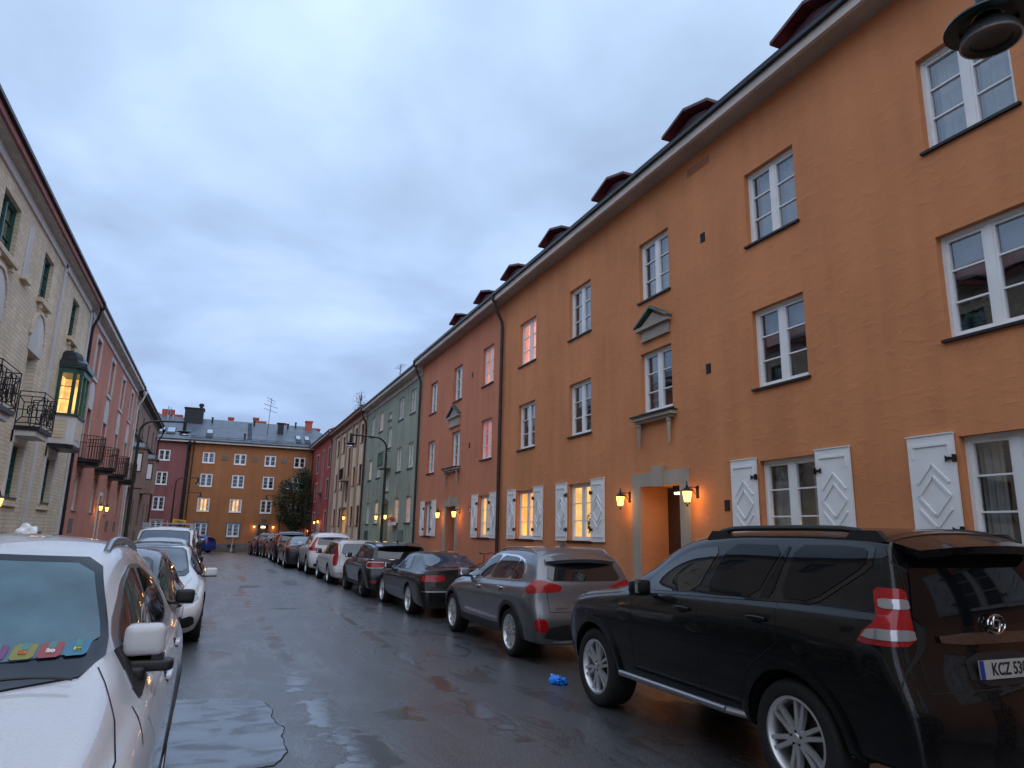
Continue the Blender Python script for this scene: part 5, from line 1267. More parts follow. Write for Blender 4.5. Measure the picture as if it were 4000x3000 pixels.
def plate(root, ax, y, z, txt, tilt=0., x=0.):
    b = MB(); b.box(-.26, .26, -.006, .006, -.056, .056); p = b.build('number_plate', PLATE, root); sg = 1 if ax == 'B' else -1
    p.location = (x, y, z); p.rotation_euler = (-tilt * sg, 0, 0 if sg > 0 else math.pi)
    b = MB(); b.box(-.262, -.225, -.0085, -.0065, -.056, .056); b.build('plate_band', PBLUE, p)
    if txt: text_mesh(txt, .105, 'plate_text', BLACK, p, Matrix.Translation((.015, -.0075, -.002)) @ Matrix.Rotation(rad(90), 4, 'X') @ Matrix.Diagonal((.86, 1, 1, 1)), .002, .001)
    return p
VR = [(.2, .06), (.35, .01), (.5, 0), (.7, .0), (.8, .05), (1.0, .07)]
R90 = 0
P_BLACK = paint('black_car_paint', (.004, .0045, .0055), .0, .25, coat=.6); P_GREY = paint('silver_grey_car_paint', (.165, .17, .185), .7, .30); P_DARK = paint('dark_car_paint', (.010, .011, .015), .2, .3)
P_WHITE = paint('white_car_paint', (.66, .66, .67), 0, .35); P_WHITE2 = paint('pearl_white_car_paint', (.60, .60, .62), 0, .35); P_NAVY = paint('dark_navy_car_paint', (.012, .014, .022), .4, .3); P_BLUE = paint('bright_blue_car_paint', (.01, .06, .30), .3, .3)
P_CREAM = paint('grey_beige_car_paint', (.33, .33, .31), .5, .35); P_RED = paint('dark_red_car_paint', (.07, .008, .010), .3, .3); P_SILV = paint('light_silver_car_paint', (.38, .39, .41), .8, .32)
# ---- big black off-roader, right foreground
big = dict(tail_c=[([(.145, 1.44), (-.025, 1.44), (-.035, 1.3), (-.05, 1.10), (.27, 1.10), (.23, 1.18), (.16, 1.235), (.145, 1.29)], REDL, .012), ([(.125, 1.375), (-.028, 1.375), (-.038, 1.315), (.125, 1.315)], CLRL, .018), ([(.20, 1.195), (-.045, 1.195), (-.055, 1.13), (.245, 1.135)], CLRL, .018)], head_c=[[(.30, 1.080), (.1, 1.060), (-.24, 1.030), (-.22, 0.930), (.05, 0.930), (.27, 1.000)]], y=(-1.0, 3.70), hw=.94, rw=.70, zb=.36, r=.385, wb=2.79, arch=.455, tw=.26, crown=.03, shoulder=.965, tuck=.95,
    plan=[(0, .90), (.03, .94), (.10, .965), (.35, .985), (.9, 1.)],
    top=[(-1.0, 1.77), (-.8, 1.79), (-.4, 1.80), (0, 1.81), (.8, 1.805), (1.3, 1.765), (1.6, 1.69), (2.0, 1.46), (2.32, 1.235), (2.6, 1.20), (3.1, 1.165), (3.4, 1.10), (3.6, 1.0), (3.7, .90)],
    belt=[(-1.0, 1.25), (0, 1.25), (1.5, 1.22), (2.2, 1.18), (3.0, 1.09), (3.4, 1.03), (3.7, .85)],
    rear=[(.3, .04), (.5, 0), (.78, .0), (.84, .09), (1.2, .13), (1.5, .17), (1.85, .30)], front=[(.3, .12), (.5, .03), (.8, 0), (1.0, .05), (1.2, .15)],
    dlo=[(1.92, 1.205), (1.0, 1.245), (.1, 1.28), (-.22, 1.29), (-.63, 1.56), (-.62, 1.70), (-.4, 1.725), (.8, 1.715), (1.30, 1.655), (1.62, 1.52), (1.90, 1.33)],
    win=[[(1.84, 1.235), (1.10, 1.265), (.88, 1.665), (1.28, 1.625), (1.58, 1.49), (1.82, 1.33)], [(.97, 1.268), (.36, 1.29), (.16, 1.685), (.78, 1.685)], [(.33, 1.29), (.20, 1.295), (.10, 1.67), (.13, 1.685)], [(.10, 1.30), (-.20, 1.315), (-.58, 1.57), (-.57, 1.68), (-.38, 1.695), (.04, 1.692)]],
    wg=[CGLASS, TINT, TINT, TINT], ws=(.70, 1.24, .60, 1.68), rw_=(.70, 1.22, .60, 1.66), rwm=TINT,
    seams=[[(2.02, 1.2), (2.06, .95), (2.02, .5)], [(1.02, 1.24), (1.02, .5)], [(.12, 1.27), (.10, 1.0), (.42, .78), (.55, .5)], [(1.95, .49), (.6, .49)], [(-.66, 1.74), (-.80, 1.5), (-.84, 1.1), (-.86, .8)]],
    handles=[(1.22, 1.13), (.30, 1.15)], mir=(1.70, 1.24, P_BLACK), mirout=.17, rail=(.655, -.60, 1.10, .065, BLACK, .022),
    back=[('tailgate_chrome', [(-.5, 1.10), (.5, 1.10), (.52, 1.17), (-.52, 1.17)], M('dull_chrome', (.22, .22, .23), .25, metal=1., bump=.3, bscale=25), .02), ('plate_recess', [(-.32, .86), (.32, .86), (.32, 1.05), (-.32, 1.05)], BLACK, .003)],
    bseams=[[(-.69, 1.7), (-.69, .84), (.69, .84), (.69, 1.7)]], spoiler=(-1.02, -.62, 1.72, .66), frontp=[('grille', [(-.5, .75), (.5, .75), (.5, 1.02), (-.5, 1.02)], CHROME)])
c1 = car('parked_car', 'big black off-road car with dark roof rails and silver wheels, nearest car on the right', 'car', big, (4.76, 4.03, 0), 0, P_BLACK, wheel=((6, .16, True), .262, ALLOY))
Bg = root_B[c1.name]
p = plate(c1, 'B', Bg.hit('B', 0, .955)[0].y - .03, .955, 'KCZ 530', .05)
q, n = Bg.hit('B', 0, 1.22); b = MB()
for (a_, c_) in ((.085, .058), (.052, .026), (.030, .054)):
    pr = [(a_ * math.cos(t), q.y - .035, 1.22 + c_ * math.sin(t)) for t in [k * math.pi / 12 for k in range(25)]]; b.tube(pr, .0065, 6, caps=False)
b.build('emblem', CHROME, c1)
b = MB(); b.tube([(-.98, .62, .44), (-.99, 2.15, .44)], .028, 10); b.tube([(-.98, .62, .44), (-.88, .5, .42)], .028, 8); b.tube([(.98, .62, .44), (.99, 2.15, .44)], .028, 10); build_split(b, 'side_step', SILV, c1, smooth=True)
for ax in 'LR':
    for yc in (0, 2.79):
        r0, r1 = .452, .50; pl_ = [(yc + r1 * math.cos(t), .385 + r1 * math.sin(t)) for t in [rad(-6 + k * 192 / 18) for k in range(19)]] + [(yc + r0 * math.cos(t), .385 + r0 * math.sin(t)) for t in [rad(186 - k * 192 / 18) for k in range(19)]]
        Bg.patch('arch_flare', ax, pl_, P_BLACK, c1, .028, 0, .04)
b = MB()
for sg in (-1, 1):
    for yy, k in ((-.50, .11), (1.0, .10)): q, _ = Bg.hit('T', sg * .655, yy); b.prism([(yy - k - .08, q.z - .02), (yy + k + .06, q.z - .02), (yy + k - .02, q.z + .055), (yy - k, q.z + .055)], sg * .655 - .024, sg * .655 + .024, axis=0)
build_split(b, 'rail_foot', BLACK, c1)
# ---- silver-grey crossover
cross = dict(tail_c=[([(.22, .985), (.12, 1.085), (0, 1.11), (-.27, 1.03), (-.25, .945), (0, .935), (.17, .925)], REDL)], head_c=[[(.30, 0.820), (.1, 0.800), (-.24, 0.770), (-.22, 0.680), (.05, 0.680), (.27, 0.740)]], y=(-.90, 3.55), hw=.90, rw=.64, zb=.24, r=.335, wb=2.70, arch=.39, crown=.02, clad=BLACK, cladw=.06,
    top=[(-.9, 1.46), (-.6, 1.50), (-.2, 1.535), (.3, 1.55), (.9, 1.53), (1.3, 1.455), (1.7, 1.30), (2.2, 1.055), (2.6, .995), (3.1, .90), (3.4, .80), (3.55, .66)],
    belt=[(-.9, 1.03), (0, 1.0), (1.5, .96), (2.3, .92), (3.0, .81), (3.55, .58)], rear=[(.2, .12), (.38, 0), (.62, .0), (.70, .07), (1.0, .10), (1.12, .14), (1.3, .28), (1.5, .46)], front=[(.2, .1), (.4, 0), (.7, .05), (.9, .15)],
    dlo=[(2.20, .985), (1.0, 1.03), (-.30, 1.07), (-.33, 1.22), (-.20, 1.36), (.1, 1.42), (.8, 1.43), (1.3, 1.35), (1.8, 1.19), (2.12, 1.04)], trim=CHROME,
    win=[[(2.10, 1.005), (1.10, 1.04), (.78, 1.40), (.95, 1.405), (1.4, 1.30), (1.85, 1.14)], [(1.03, 1.045), (.18, 1.075), (.02, 1.37), (.15, 1.395), (.70, 1.405)], [(.14, 1.075), (-.27, 1.09), (-.29, 1.21), (-.16, 1.33), (-.02, 1.375)]],
    ws=(.62, 1.05, .54, 1.44), rw_=(.60, 1.10, .52, 1.38), rwm=CGLASS, spoiler=(-.72, -.2, 1.40, .56), fin=.0,
    seams=[[(2.25, .98), (2.18, .7), (2.1, .38)], [(1.05, 1.02), (1.0, .38)], [(.0, 1.06), (.05, .85), (.42, .62)], [(2.1, .38), (.45, .38)]], handles=[(1.30, .90), (.36, .94)], hmat=CHROME, mir=(1.95, 1.05, P_GREY),
    side=[('door_moulding', [(2.0, .46), (.5, .46), (.6, .50), (1.95, .52)], CHROME)], back=[('bumper_insert', [(-.7, .30), (.7, .30), (.62, .52), (-.62, .52)], BLACK), ('bumper_trim', [(-.55, .27), (.55, .27), (.5, .31), (-.5, .31)], CHROME, .012), ('tail_reflector', [(-.80, .42), (-.62, .42), (-.66, .60), (-.82, .60)], REDL, .009), ('tail_reflector', [(.62, .42), (.80, .42), (.82, .60), (.66, .60)], REDL, .009)],
    bseams=[[(-.64, 1.1), (-.60, .68), (.60, .68), (.64, 1.1)]], rail=(.60, -.35, 1.0, .045, SILV, .014))
c2 = car('parked_car', 'silver grey crossover with black wheel arch trim, behind the blue plastic bag on the right', 'car', cross, (5.0, 9.87, 0), 0, P_GREY, wheel=((5, .24, True), .235, ALLOY))
plate(c2, 'B', -.93, .46, None)
q = root_B[c2.name].hit('B', -.42, .74)[0]; text_mesh('niro', .075, 'model_badge', CHROME, c2, Matrix.Translation((-.42, q.y - .008, .73)) @ Matrix.Rotation(rad(90), 4, 'X') @ Matrix.Diagonal((1.5, 1, 1, 1)))
# ---- old black coupe
coupe = dict(tail_c=[([(.08, .73), (.08, .86), (-.32, .86), (-.32, .73)], REDL)], head_c=[[(.30, 0.720), (.1, 0.700), (-.24, 0.670), (-.22, 0.600), (.05, 0.600), (.27, 0.640)]], y=(-1.12, 3.35), hw=.86, rw=.56, zb=.20, r=.315, wb=2.60, arch=.36, crown=.012, tw=.22,
    top=[(-1.12, .96), (-.75, 1.0), (-.52, 1.03), (-.1, 1.20), (.1, 1.27), (.5, 1.315), (1.0, 1.30), (1.3, 1.24), (1.6, 1.10), (2.0, .93), (2.6, .875), (3.1, .79), (3.35, .70)],
    belt=[(-1.12, .89), (0, .89), (1.5, .87), (2.2, .84), (3.35, .66)], rear=[(.2, .05), (.4, 0), (.6, 0), (.7, .05), (1.0, .10)], front=[(.2, .05), (.4, 0), (.8, .08)],
    dlo=[(2.0, .90), (.1, .925), (.15, 1.0), (.42, 1.22), (.95, 1.235), (1.25, 1.18), (1.6, 1.05)], win=[[(1.90, .915), (1.02, .925), (.72, 1.20), (.95, 1.215), (1.22, 1.16), (1.55, 1.04)], [(.95, .93), (.18, .94), (.45, 1.19), (.65, 1.20)]],
    ws=(.62, .92, .50, 1.24), rw_=(.60, 1.02, .48, 1.25), seams=[[(2.05, .88), (2.0, .5), (1.95, .3)], [(.45, .9), (.45, .5), (.55, .3)]], mir=(1.75, .92, P_DARK), mirout=.13,
    back=[('bumper_strip', [(-.8, .52), (.8, .52), (.8, .55), (-.8, .55)], SILV, .01)],
    side=[('side_moulding', [(2.1, .44), (.45, .44), (.45, .46), (2.1, .46)], SILV)], bseams=[[(-.7, .95), (-.7, .62), (.7, .62), (.7, .95)]], handles=[(.62, .80)])
c3 = car('parked_car', 'low black two-door coupe with five-spoke silver wheels, beside the terracotta house door', 'car', coupe, (4.87, 15.45, 0), 0, P_BLACK, glass=BLUEGL, wheel=((5, .0, False), .245, ALLOY))
# ---- dark estate hatch with rounded red lamps
club = dict(tail_c=[([(.14, .78), (.14, .95), (-.30, .95), (-.30, .78)], WHITE, .006), ([(.115, .80), (.115, .93), (-.275, .93), (-.275, .80)], REDL, .014)], head_c=[[(.30, 0.860), (.1, 0.840), (-.24, 0.810), (-.22, 0.700), (.05, 0.700), (.27, 0.780)]], y=(-.85, 3.45), hw=.90, rw=.67, zb=.22, r=.33, wb=2.67, arch=.385, crown=.02, clad=BLACK,
    top=[(-.85, 1.38), (-.5, 1.42), (.3, 1.45), (.9, 1.45), (1.25, 1.40), (1.55, 1.24), (1.85, 1.06), (2.3, 1.0), (2.9, .95), (3.25, .85), (3.45, .7)], belt=[(-.85, .99), (1.5, .97), (2.3, .94), (3.0, .85), (3.45, .62)],
    rear=[(.2, .08), (.4, 0), (.6, 0), (.75, .06), (1.0, .08), (1.2, .16), (1.45, .28)], front=[(.2, .05), (.4, 0), (.8, .06)], dlo=[(1.85, 1.0), (0, 1.03), (-.55, 1.05), (-.5, 1.33), (.3, 1.37), (1.1, 1.35), (1.4, 1.25)],
    win=[[(1.75, 1.02), (1.05, 1.03), (.95, 1.33), (1.1, 1.33), (1.35, 1.23)], [(1.0, 1.035), (.25, 1.05), (.2, 1.345), (.9, 1.34)], [(.2, 1.055), (-.5, 1.065), (-.45, 1.31), (.15, 1.345)]], ws=(.62, 1.07, .56, 1.37), rw_=(.62, 1.03, .56, 1.30), spoiler=(-.85, -.4, 1.38, .6),
    seams=[[(1.9, 1.0), (1.85, .4)], [(1.0, 1.0), (.98, .4)], [(.15, 1.0), (.45, .6)]], mir=(1.6, 1.03, P_DARK), fin=-.3, back=[('bumper_lamp', [(-.78, .40), (-.60, .40), (-.60, .47), (-.78, .47)], REDL, .01), ('bumper_insert', [(-.6, .26), (.6, .26), (.6, .38), (-.6, .38)], BLACK)], side=[('belt_trim', [(1.95, .985), (-.8, 1.0), (-.8, 1.012), (1.95, .997)], CHROME)], bseams=[[(0, 1.35), (0, .5)]], handles=[(1.2, .90), (.35, .90)], rail=(.62, -.5, 1.1, .03, DMET, .014))
c4 = car('parked_car', 'dark compact estate with rounded chrome-rimmed red rear lamps, behind the black coupe', 'car', club, (4.68, 19.65, 0), 0, P_NAVY, wheel=((5, .2, True), .235, DALLOY))
# ---- white boxy estate
est = dict(tail_c=[([(.09, .62), (-.06, .62), (-.06, .95), (.05, 1.34), (.15, 1.34), (.13, 1.0)], REDL)], head_c=[[(.30, 0.840), (.1, 0.820), (-.24, 0.790), (-.22, 0.680), (.05, 0.680), (.27, 0.760)]], y=(-1.10, 3.60), hw=.88, rw=.67, zb=.22, r=.32, wb=2.66, arch=.37, crown=.015,
    top=[(-1.1, 1.38), (-.7, 1.42), (.5, 1.44), (1.1, 1.41), (1.35, 1.33), (1.95, 1.0), (2.3, .96), (2.9, .92), (3.4, .84), (3.6, .74)], belt=[(-1.1, .94), (1.5, .92), (2.3, .89), (3.0, .84), (3.6, .66)],
    rear=[(.2, .06), (.36, 0), (.6, 0), (.7, .06), (1.0, .08), (1.4, .22)], front=[(.2, .04), (.4, 0), (.8, .05)], dlo=[(1.9, .94), (-.85, .96), (-.72, 1.33), (.5, 1.36), (1.15, 1.33), (1.4, 1.22)],
    win=[[(1.80, .96), (1.05, .965), (.98, 1.315), (1.12, 1.31), (1.37, 1.20)], [(1.0, .965), (.22, .97), (.18, 1.325), (.92, 1.32)], [(.14, .97), (-.80, .98), (-.70, 1.31), (.10, 1.325)]], ws=(.62, 1.0, .56, 1.35), rw_=(.60, .98, .52, 1.32), rwm=BLUEGL,
    seams=[[(1.95, .92), (1.9, .35)], [(1.02, .92), (1.02, .35)], [(.15, .92), (.15, .7), (.4, .45)]], mir=(1.68, .98, BLACK), handles=[(1.2, .84), (.35, .84)], back=[('bumper_strip', [(-.8, .40), (.8, .40), (.8, .44), (-.8, .44)], OFFW, .02)], side=[('side_moulding', [(2.2, .48), (.4, .48), (.4, .52), (2.2, .52)], OFFW)], rail=(.61, -.8, 1.0, .05, SILV, .014), bseams=[[(-.62, 1.34), (-.64, .6), (.64, .6), (.62, 1.34)]])
c5 = car('parked_car', 'old white boxy estate car with tall red rear lamps', 'car', est, (4.50, 24.75, 0), 0, P_WHITE, wheel=((5, .0, False), .22, ALLOY))
# ---- white compact SUV
csuv = dict(tail_c=[([(.18, .95), (.18, 1.07), (.06, 1.09), (.0, 1.47), (-.07, 1.47), (-.06, 1.06), (-.30, 1.04), (-.28, .94)], REDL)], head_c=[[(.30, 0.980), (.1, 0.960), (-.24, 0.930), (-.22, 0.840), (.05, 0.840), (.27, 0.900)]], y=(-.85, 3.58), hw=.93, rw=.68, zb=.26, r=.36, wb=2.70, arch=.415, crown=.02, clad=BLACK,
    top=[(-.85, 1.55), (-.5, 1.60), (.2, 1.645), (.9, 1.65), (1.3, 1.575), (1.75, 1.36), (2.2, 1.17), (2.6, 1.12), (3.1, 1.06), (3.4, .95), (3.58, .78)], belt=[(-.85, 1.15), (0, 1.10), (1.5, 1.07), (2.3, 1.04), (3.0, .97), (3.58, .70)],
    rear=[(.2, .1), (.4, 0), (.65, 0), (.75, .06), (1.0, .07), (1.2, .12), (1.6, .34)], front=[(.2, .05), (.5, 0), (.9, .04), (1.1, .1)],
    dlo=[(2.12, 1.08), (.9, 1.12), (-.1, 1.20), (-.42, 1.32), (-.35, 1.42), (.0, 1.50), (.9, 1.53), (1.35, 1.45), (1.8, 1.26)], win=[[(2.02, 1.11), (1.08, 1.14), (.95, 1.50), (1.33, 1.42), (1.76, 1.24)], [(1.0, 1.145), (.15, 1.195), (.05, 1.475), (.88, 1.505)], [(.1, 1.2), (-.36, 1.32), (-.3, 1.40), (0, 1.46)]],
    ws=(.66, 1.19, .57, 1.56), rw_=(.60, 1.17, .54, 1.47), rwm=CGLASS, spoiler=(-.72, -.2, 1.50, .58), fin=-.1, seams=[[(2.15, 1.05), (2.1, .4)], [(1.02, 1.1), (1.0, .4)], [(-.05, 1.15), (.42, .65)]], mir=(1.92, 1.14, P_WHITE), handles=[(1.25, 1.02), (.32, 1.05)],
    back=[('bumper_insert', [(-.7, .3), (.7, .3), (.7, .48), (-.7, .48)], BLACK)], rail=(.62, -.4, 1.0, .045, SILV, .014), frontp=[('grille', [(-.4, .6), (.4, .6), (.45, .9), (-.45, .9)], BLACK), ('bumper_insert', [(-.7, .3), (.7, .3), (.75, .48), (-.75, .48)], BLACK)])
c6 = car('parked_car', 'white compact off-roader with hooked red rear lamps, beyond the white estate', 'car', csuv, (4.45, 30.1, 0), 0, P_WHITE, wheel=((5, .2, True), .25, ALLOY))
# ---- fastback saloon
fast = dict(tail_c=[([(.2, .89), (.14, .97), (-.3, .95), (-.28, .88)], REDL)], head_c=[[(.30, 0.740), (.1, 0.720), (-.24, 0.690), (-.22, 0.620), (.05, 0.620), (.27, 0.660)]], y=(-1.10, 3.90), hw=.96, rw=.60, zb=.18, r=.345, wb=2.96, arch=.395, crown=.02,
    top=[(-1.1, 1.03), (-.8, 1.10), (-.3, 1.24), (.3, 1.38), (.9, 1.44), (1.3, 1.42), (1.7, 1.33), (2.2, 1.12), (2.7, .95), (3.2, .88), (3.6, .76), (3.9, .60)], belt=[(-1.1, .95), (0, .94), (1.5, .90), (2.6, .86), (3.2, .76), (3.9, .55)],
    rear=[(.2, .08), (.4, 0), (.8, .0), (1.0, .05), (1.2, .1)], front=[(.2, .1), (.4, 0), (.6, .08), (.8, .2)], dlo=[(2.45, .93), (.0, .99), (-.35, 1.05), (.1, 1.2), (.6, 1.31), (1.2, 1.33), (1.8, 1.19)], trim=CHROME,
    win=[[(2.35, .95), (1.35, .97), (1.10, 1.30), (1.3, 1.305), (1.8, 1.165)], [(1.28, .975), (.35, .995), (.25, 1.20), (.6, 1.285), (1.03, 1.305)], [(.3, 1.0), (-.25, 1.05), (.2, 1.18)]], ws=(.68, .96, .54, 1.37), rw_=(.62, 1.10, .52, 1.34), rwm=BLUEGL,
    seams=[[(2.5, .92), (2.4, .3)], [(1.3, .92), (1.3, .3)], [(.2, .95), (.45, .5)]], mir=(2.2, .96, None), frontp=[('air_intake', [(-.5, .24), (.5, .24), (.45, .38), (-.45, .38)], BLACK), ('side_intake', [(.56, .26), (.84, .30), (.82, .46), (.60, .40)], BLACK), ('side_intake', [(-.56, .26), (-.60, .40), (-.82, .46), (-.84, .30)], BLACK), ('nose_panel', [(-.32, .50), (.32, .50), (.28, .64), (-.28, .64)], GLOSSB)], fseams=[[(-.72, 2.75), (-.66, 3.2), (-.55, 3.7)], [(.72, 2.75), (.66, 3.2), (.55, 3.7)]])
c7 = car('parked_car', 'dark fastback saloon with pale sky-reflecting rear window, before the dark red house', 'car', fast, (4.06, 35.4, 0), 0, P_DARK, wheel=((5, .0, False), .25, ALLOY))
# ---- small hatch
hatch = dict(tail_c=[([(.22, .9), (.15, 1.02), (-.22, .99), (-.22, .87)], REDL)], head_c=[[(.30, 0.800), (.1, 0.780), (-.24, 0.750), (-.22, 0.660), (.05, 0.660), (.27, 0.720)]], y=(-.80, 3.42), hw=.88, rw=.60, zb=.20, r=.325, wb=2.62, arch=.375, crown=.02,
    top=[(-.8, 1.30), (-.5, 1.40), (.1, 1.46), (.8, 1.46), (1.2, 1.38), (1.7, 1.17), (2.1, 1.0), (2.5, .93), (3.0, .83), (3.42, .62)], belt=[(-.8, .95), (1.5, .90), (2.3, .84), (3.0, .74), (3.42, .55)], rear=[(.2, .08), (.4, 0), (.6, 0), (.8, .05), (1.1, .12), (1.4, .34)], front=[(.2, .1), (.4, 0), (.7, .1)],
    dlo=[(2.15, .90), (.0, .97), (-.4, 1.05), (-.2, 1.25), (.3, 1.34), (.9, 1.34), (1.5, 1.19)], win=[[(2.05, .92), (1.1, .95), (.85, 1.315), (1.0, 1.31), (1.5, 1.165)], [(1.02, .955), (.15, .985), (.1, 1.28), (.75, 1.32)], [(.08, .99), (-.32, 1.06), (-.15, 1.22), (.03, 1.27)]],
    ws=(.62, .98, .52, 1.37), rw_=(.56, 1.02, .48, 1.30), seams=[[(2.15, .88), (2.1, .35)], [(1.05, .93), (1.02, .35)], [(0, .95), (.4, .6)]], mir=(1.9, .96, BLACK), handles=[(1.25, .84), (.35, .86)], frontp=[('grille', [(-.5, .28), (.5, .28), (.5, .42), (-.5, .42)], BLACK)])
# ================= left row, facing the viewer (rz = pi, local +y = towards the viewer)
near = dict(head_c=[[(.30, 0.880), (.1, 0.860), (-.24, 0.830), (-.22, 0.740), (.05, 0.740), (.27, 0.800)]], y=(-.95, 3.60), hw=.925, rw=.60, zb=.24, r=.36, wb=2.68, arch=.415, crown=.03, clad=BLACK, cladw=.05, shoulder=.93, tuck=.96, inset=.05,
    top=[(-.95, 1.45), (-.5, 1.56), (.2, 1.635), (.8, 1.65), (1.15, 1.625), (1.42, 1.55), (1.8, 1.36), (2.12, 1.19), (2.4, 1.13), (2.9, 1.06), (3.3, .97), (3.5, .84), (3.6, .68)], belt=[(-.95, 1.08), (0, 1.05), (1.2, 1.02), (2.1, 1.03), (2.8, .97), (3.3, .88), (3.6, .6)],
    rear=[(.2, .1), (.4, 0), (.65, 0), (.9, .05), (1.1, .1), (1.5, .34)], front=[(.2, .1), (.4, 0), (.8, .03), (1.0, .1)],
    dlo=[(2.08, 1.045), (1.0, 1.09), (.1, 1.14), (-.15, 1.22), (.0, 1.38), (.5, 1.50), (.95, 1.515), (1.3, 1.455), (1.7, 1.29)], trim=SILV,
    win=[[(2.0, 1.06), (1.02, 1.11), (.85, 1.49), (1.0, 1.495), (1.28, 1.435), (1.66, 1.27)], [(.96, 1.115), (.12, 1.155), (-.08, 1.23), (.04, 1.36), (.5, 1.475), (.78, 1.485)]], ws=(.70, 1.16, .535, 1.56), wsm=TGLASS,
    seams=[[(2.15, 1.03), (2.1, .7), (2.0, .4)], [(.98, 1.08), (.95, .4)], [(-.05, 1.12), (.05, .9), (.45, .68)], [(2.2, 1.04), (2.4, .95)]], handles=[(1.15, .97), (.20, 1.0)], mir=(1.80, 1.195, P_WHITE2), mirout=.065, mirw=.165, fseams=[[(-.68, 2.12), (-.72, 2.22), (-.79, 2.45), (-.83, 2.7), (-.83, 2.9), (-.77, 3.2), (-.6, 3.45)], [(.68, 2.12), (.72, 2.22), (.79, 2.45), (.83, 2.7), (.83, 2.9), (.77, 3.2), (.6, 3.45)]],
    rail=(.53, -.35, 1.10, .035, SILV, .02), fin=-.4, frontp=[('grille', [(-.5, .42), (.5, .42), (.55, .72), (-.55, .72)], BLACK)])
L0 = car('parked_car', 'white off-roader with coloured stickers inside its windscreen, nearest car on the left', 'car', near, (-1.05, 5.42, 0), math.pi, P_WHITE2, wheel=((5, .2, True), .25, ALLOY))
Bn = root_B[L0.name]
def sticker(x, z, w, col, txt, col2):
    m = M('sticker_%s' % txt, tuple(c * .5 + .03 for c in col), .5); o = Bn.patch('sticker', 'F', [(x - w, z), (x + w, z), (x + w, z + .042), (x - w, z + .042)], m, L0, .016, 1, .02, False, .14)
    Bn.patch('sticker_tab', 'F', [(x - w * .35, z + .024), (x + w * .35, z + .024), (x + w * .3, z + .043), (x - w * .3, z + .043)], M('sticker_tab', (.08, .24, .22), .5), o, .018, 0, .02, False)
    q, n = Bn.hit('F', x, z + .016); zax = n; xax = Vector((-1, 0, 0)); yax = zax.cross(xax).normalized(); xax = yax.cross(zax).normalized()
    mw = Matrix((xax, yax, zax)).transposed().to_4x4(); mw.translation = q + n * .0185
    text_mesh(txt, .030, 'sticker_text', M('sticker_ink_' + txt, col2, .5), o, mw, .002)
for x, col, t, c2_ in ((-.585, (.03, .32, .55), '19', (.6, .6, .1)), (-.50, (.55, .06, .07), '20', (.75, .7, .65)), (-.415, (.42, .40, .04), '21', (.55, .12, .04)), (-.325, (.30, .06, .30), '22', (.1, .25, .6))): sticker(x, 1.205, .038, col, t, c2_)
for sg in (-1, 1):
    q_, _ = Bn.hit('R' if sg > 0 else 'L', 1.80, 1.10); mb_ = rbox('mirror_base', (q_.x + sg * .05, 1.79, 1.125), (.20, .10, .05), BLACK, L0, .5); rbox('mirror_arm', (q_.x + sg * .0, 1.83, 1.10), (.09, .12, .06), BLACK, mb_, .5)
    Bn.patch('mirror_sail', 'R' if sg > 0 else 'L', [(2.06, 1.04), (1.70, 1.06), (1.72, 1.20), (1.86, 1.20)], BLACK, L0, .014, 0, .03)
for x0, x1 in ((.55, -.05), (-.10, -.62)):
    pts = []
    for k in range(9):
        x = x0 + (x1 - x0) * k / 8; q_, n_ = Bn.hit('F', x, 1.125 + .03 * math.sin(k / 8 * 2.6)); pts.append(tuple(q_ + n_ * .03))
    b = MB(); b.tube(pts, .0055, 5); b.build('wiper', BLACK, L0)
pr_ = thing('crumpled_paper', 'crumpled white paper lying on the roof of the nearest white car', 'paper', (-1.58, 7.0, 1.60))
pr_.location = (-1.13, 5.5, 1.675)
bm = bmesh.new(); bmesh.ops.create_icosphere(bm, subdivisions=3, radius=.058)
for v in bm.verts: v.co *= 1 + .28 * math.sin(v.co.x * 70 + v.co.y * 50) * math.cos(v.co.z * 60); v.co.z = max(v.co.z * .8, -.03)
me = bpy.data.meshes.new('sheet'); bm.to_mesh(me); bm.free(); me.materials.append(WHITE); o = bpy.data.objects.new('sheet', me); COL.objects.link(o); o.parent = pr_
L1 = car('parked_car', 'dark hatchback with black door mirror, between the two white cars on the left', 'car', hatch, (-1.16, 10.55, 0), math.pi, P_DARK, wheel=((5, .0, False), .235, ALLOY))
far = [(40.9, 3.95, c6, P_BLACK, 'black tall car with a pale roof, behind the dark fastback saloon'), (45.6, 4.0, L1, P_DARK, 'dark hatchback parked between the black tall car and the dark red hatchback'), (50.2, 3.9, L1, P_RED, 'dark red hatchback in the far part of the right row'), (54.6, 3.75, c6, P_NAVY, 'dark navy off-roader second from the far end of the right row'), (59.0, 3.5, L1, P_RED, 'dark wine red hatchback at the far end of the right row')]
for y, x, src, pm__, lb in far: recar(src, lb, (x, y, gz(y + 1.3)), 0, pm__)
c = recar(c7, 'white fastback saloon with dark glass roof facing the viewer in the left row', (-.99, 15.5, 0), math.pi, P_WHITE, {CHROME: GLOSSB, CGLASS: BLUEGL})
root_B[c7.name].patch('glass_roof', 'T', [(-.5, .2), (.5, .2), (.5, 1.45), (-.5, 1.45)], GLOSSB, c, .006)
recar(L1, 'beige grey car with black mirror, behind the white saloon in the left row', (-1.22, 20.6, 0), math.pi, P_CREAM, {CGLASS: BLUEGL})
recar(c6, 'black off-roader added unseen behind the big black off-road car to darken its rear reflections', (4.95, -2.2, 0), 0, P_BLACK)  # unseen car, added so the big off-roader's rear has something dark to reflect
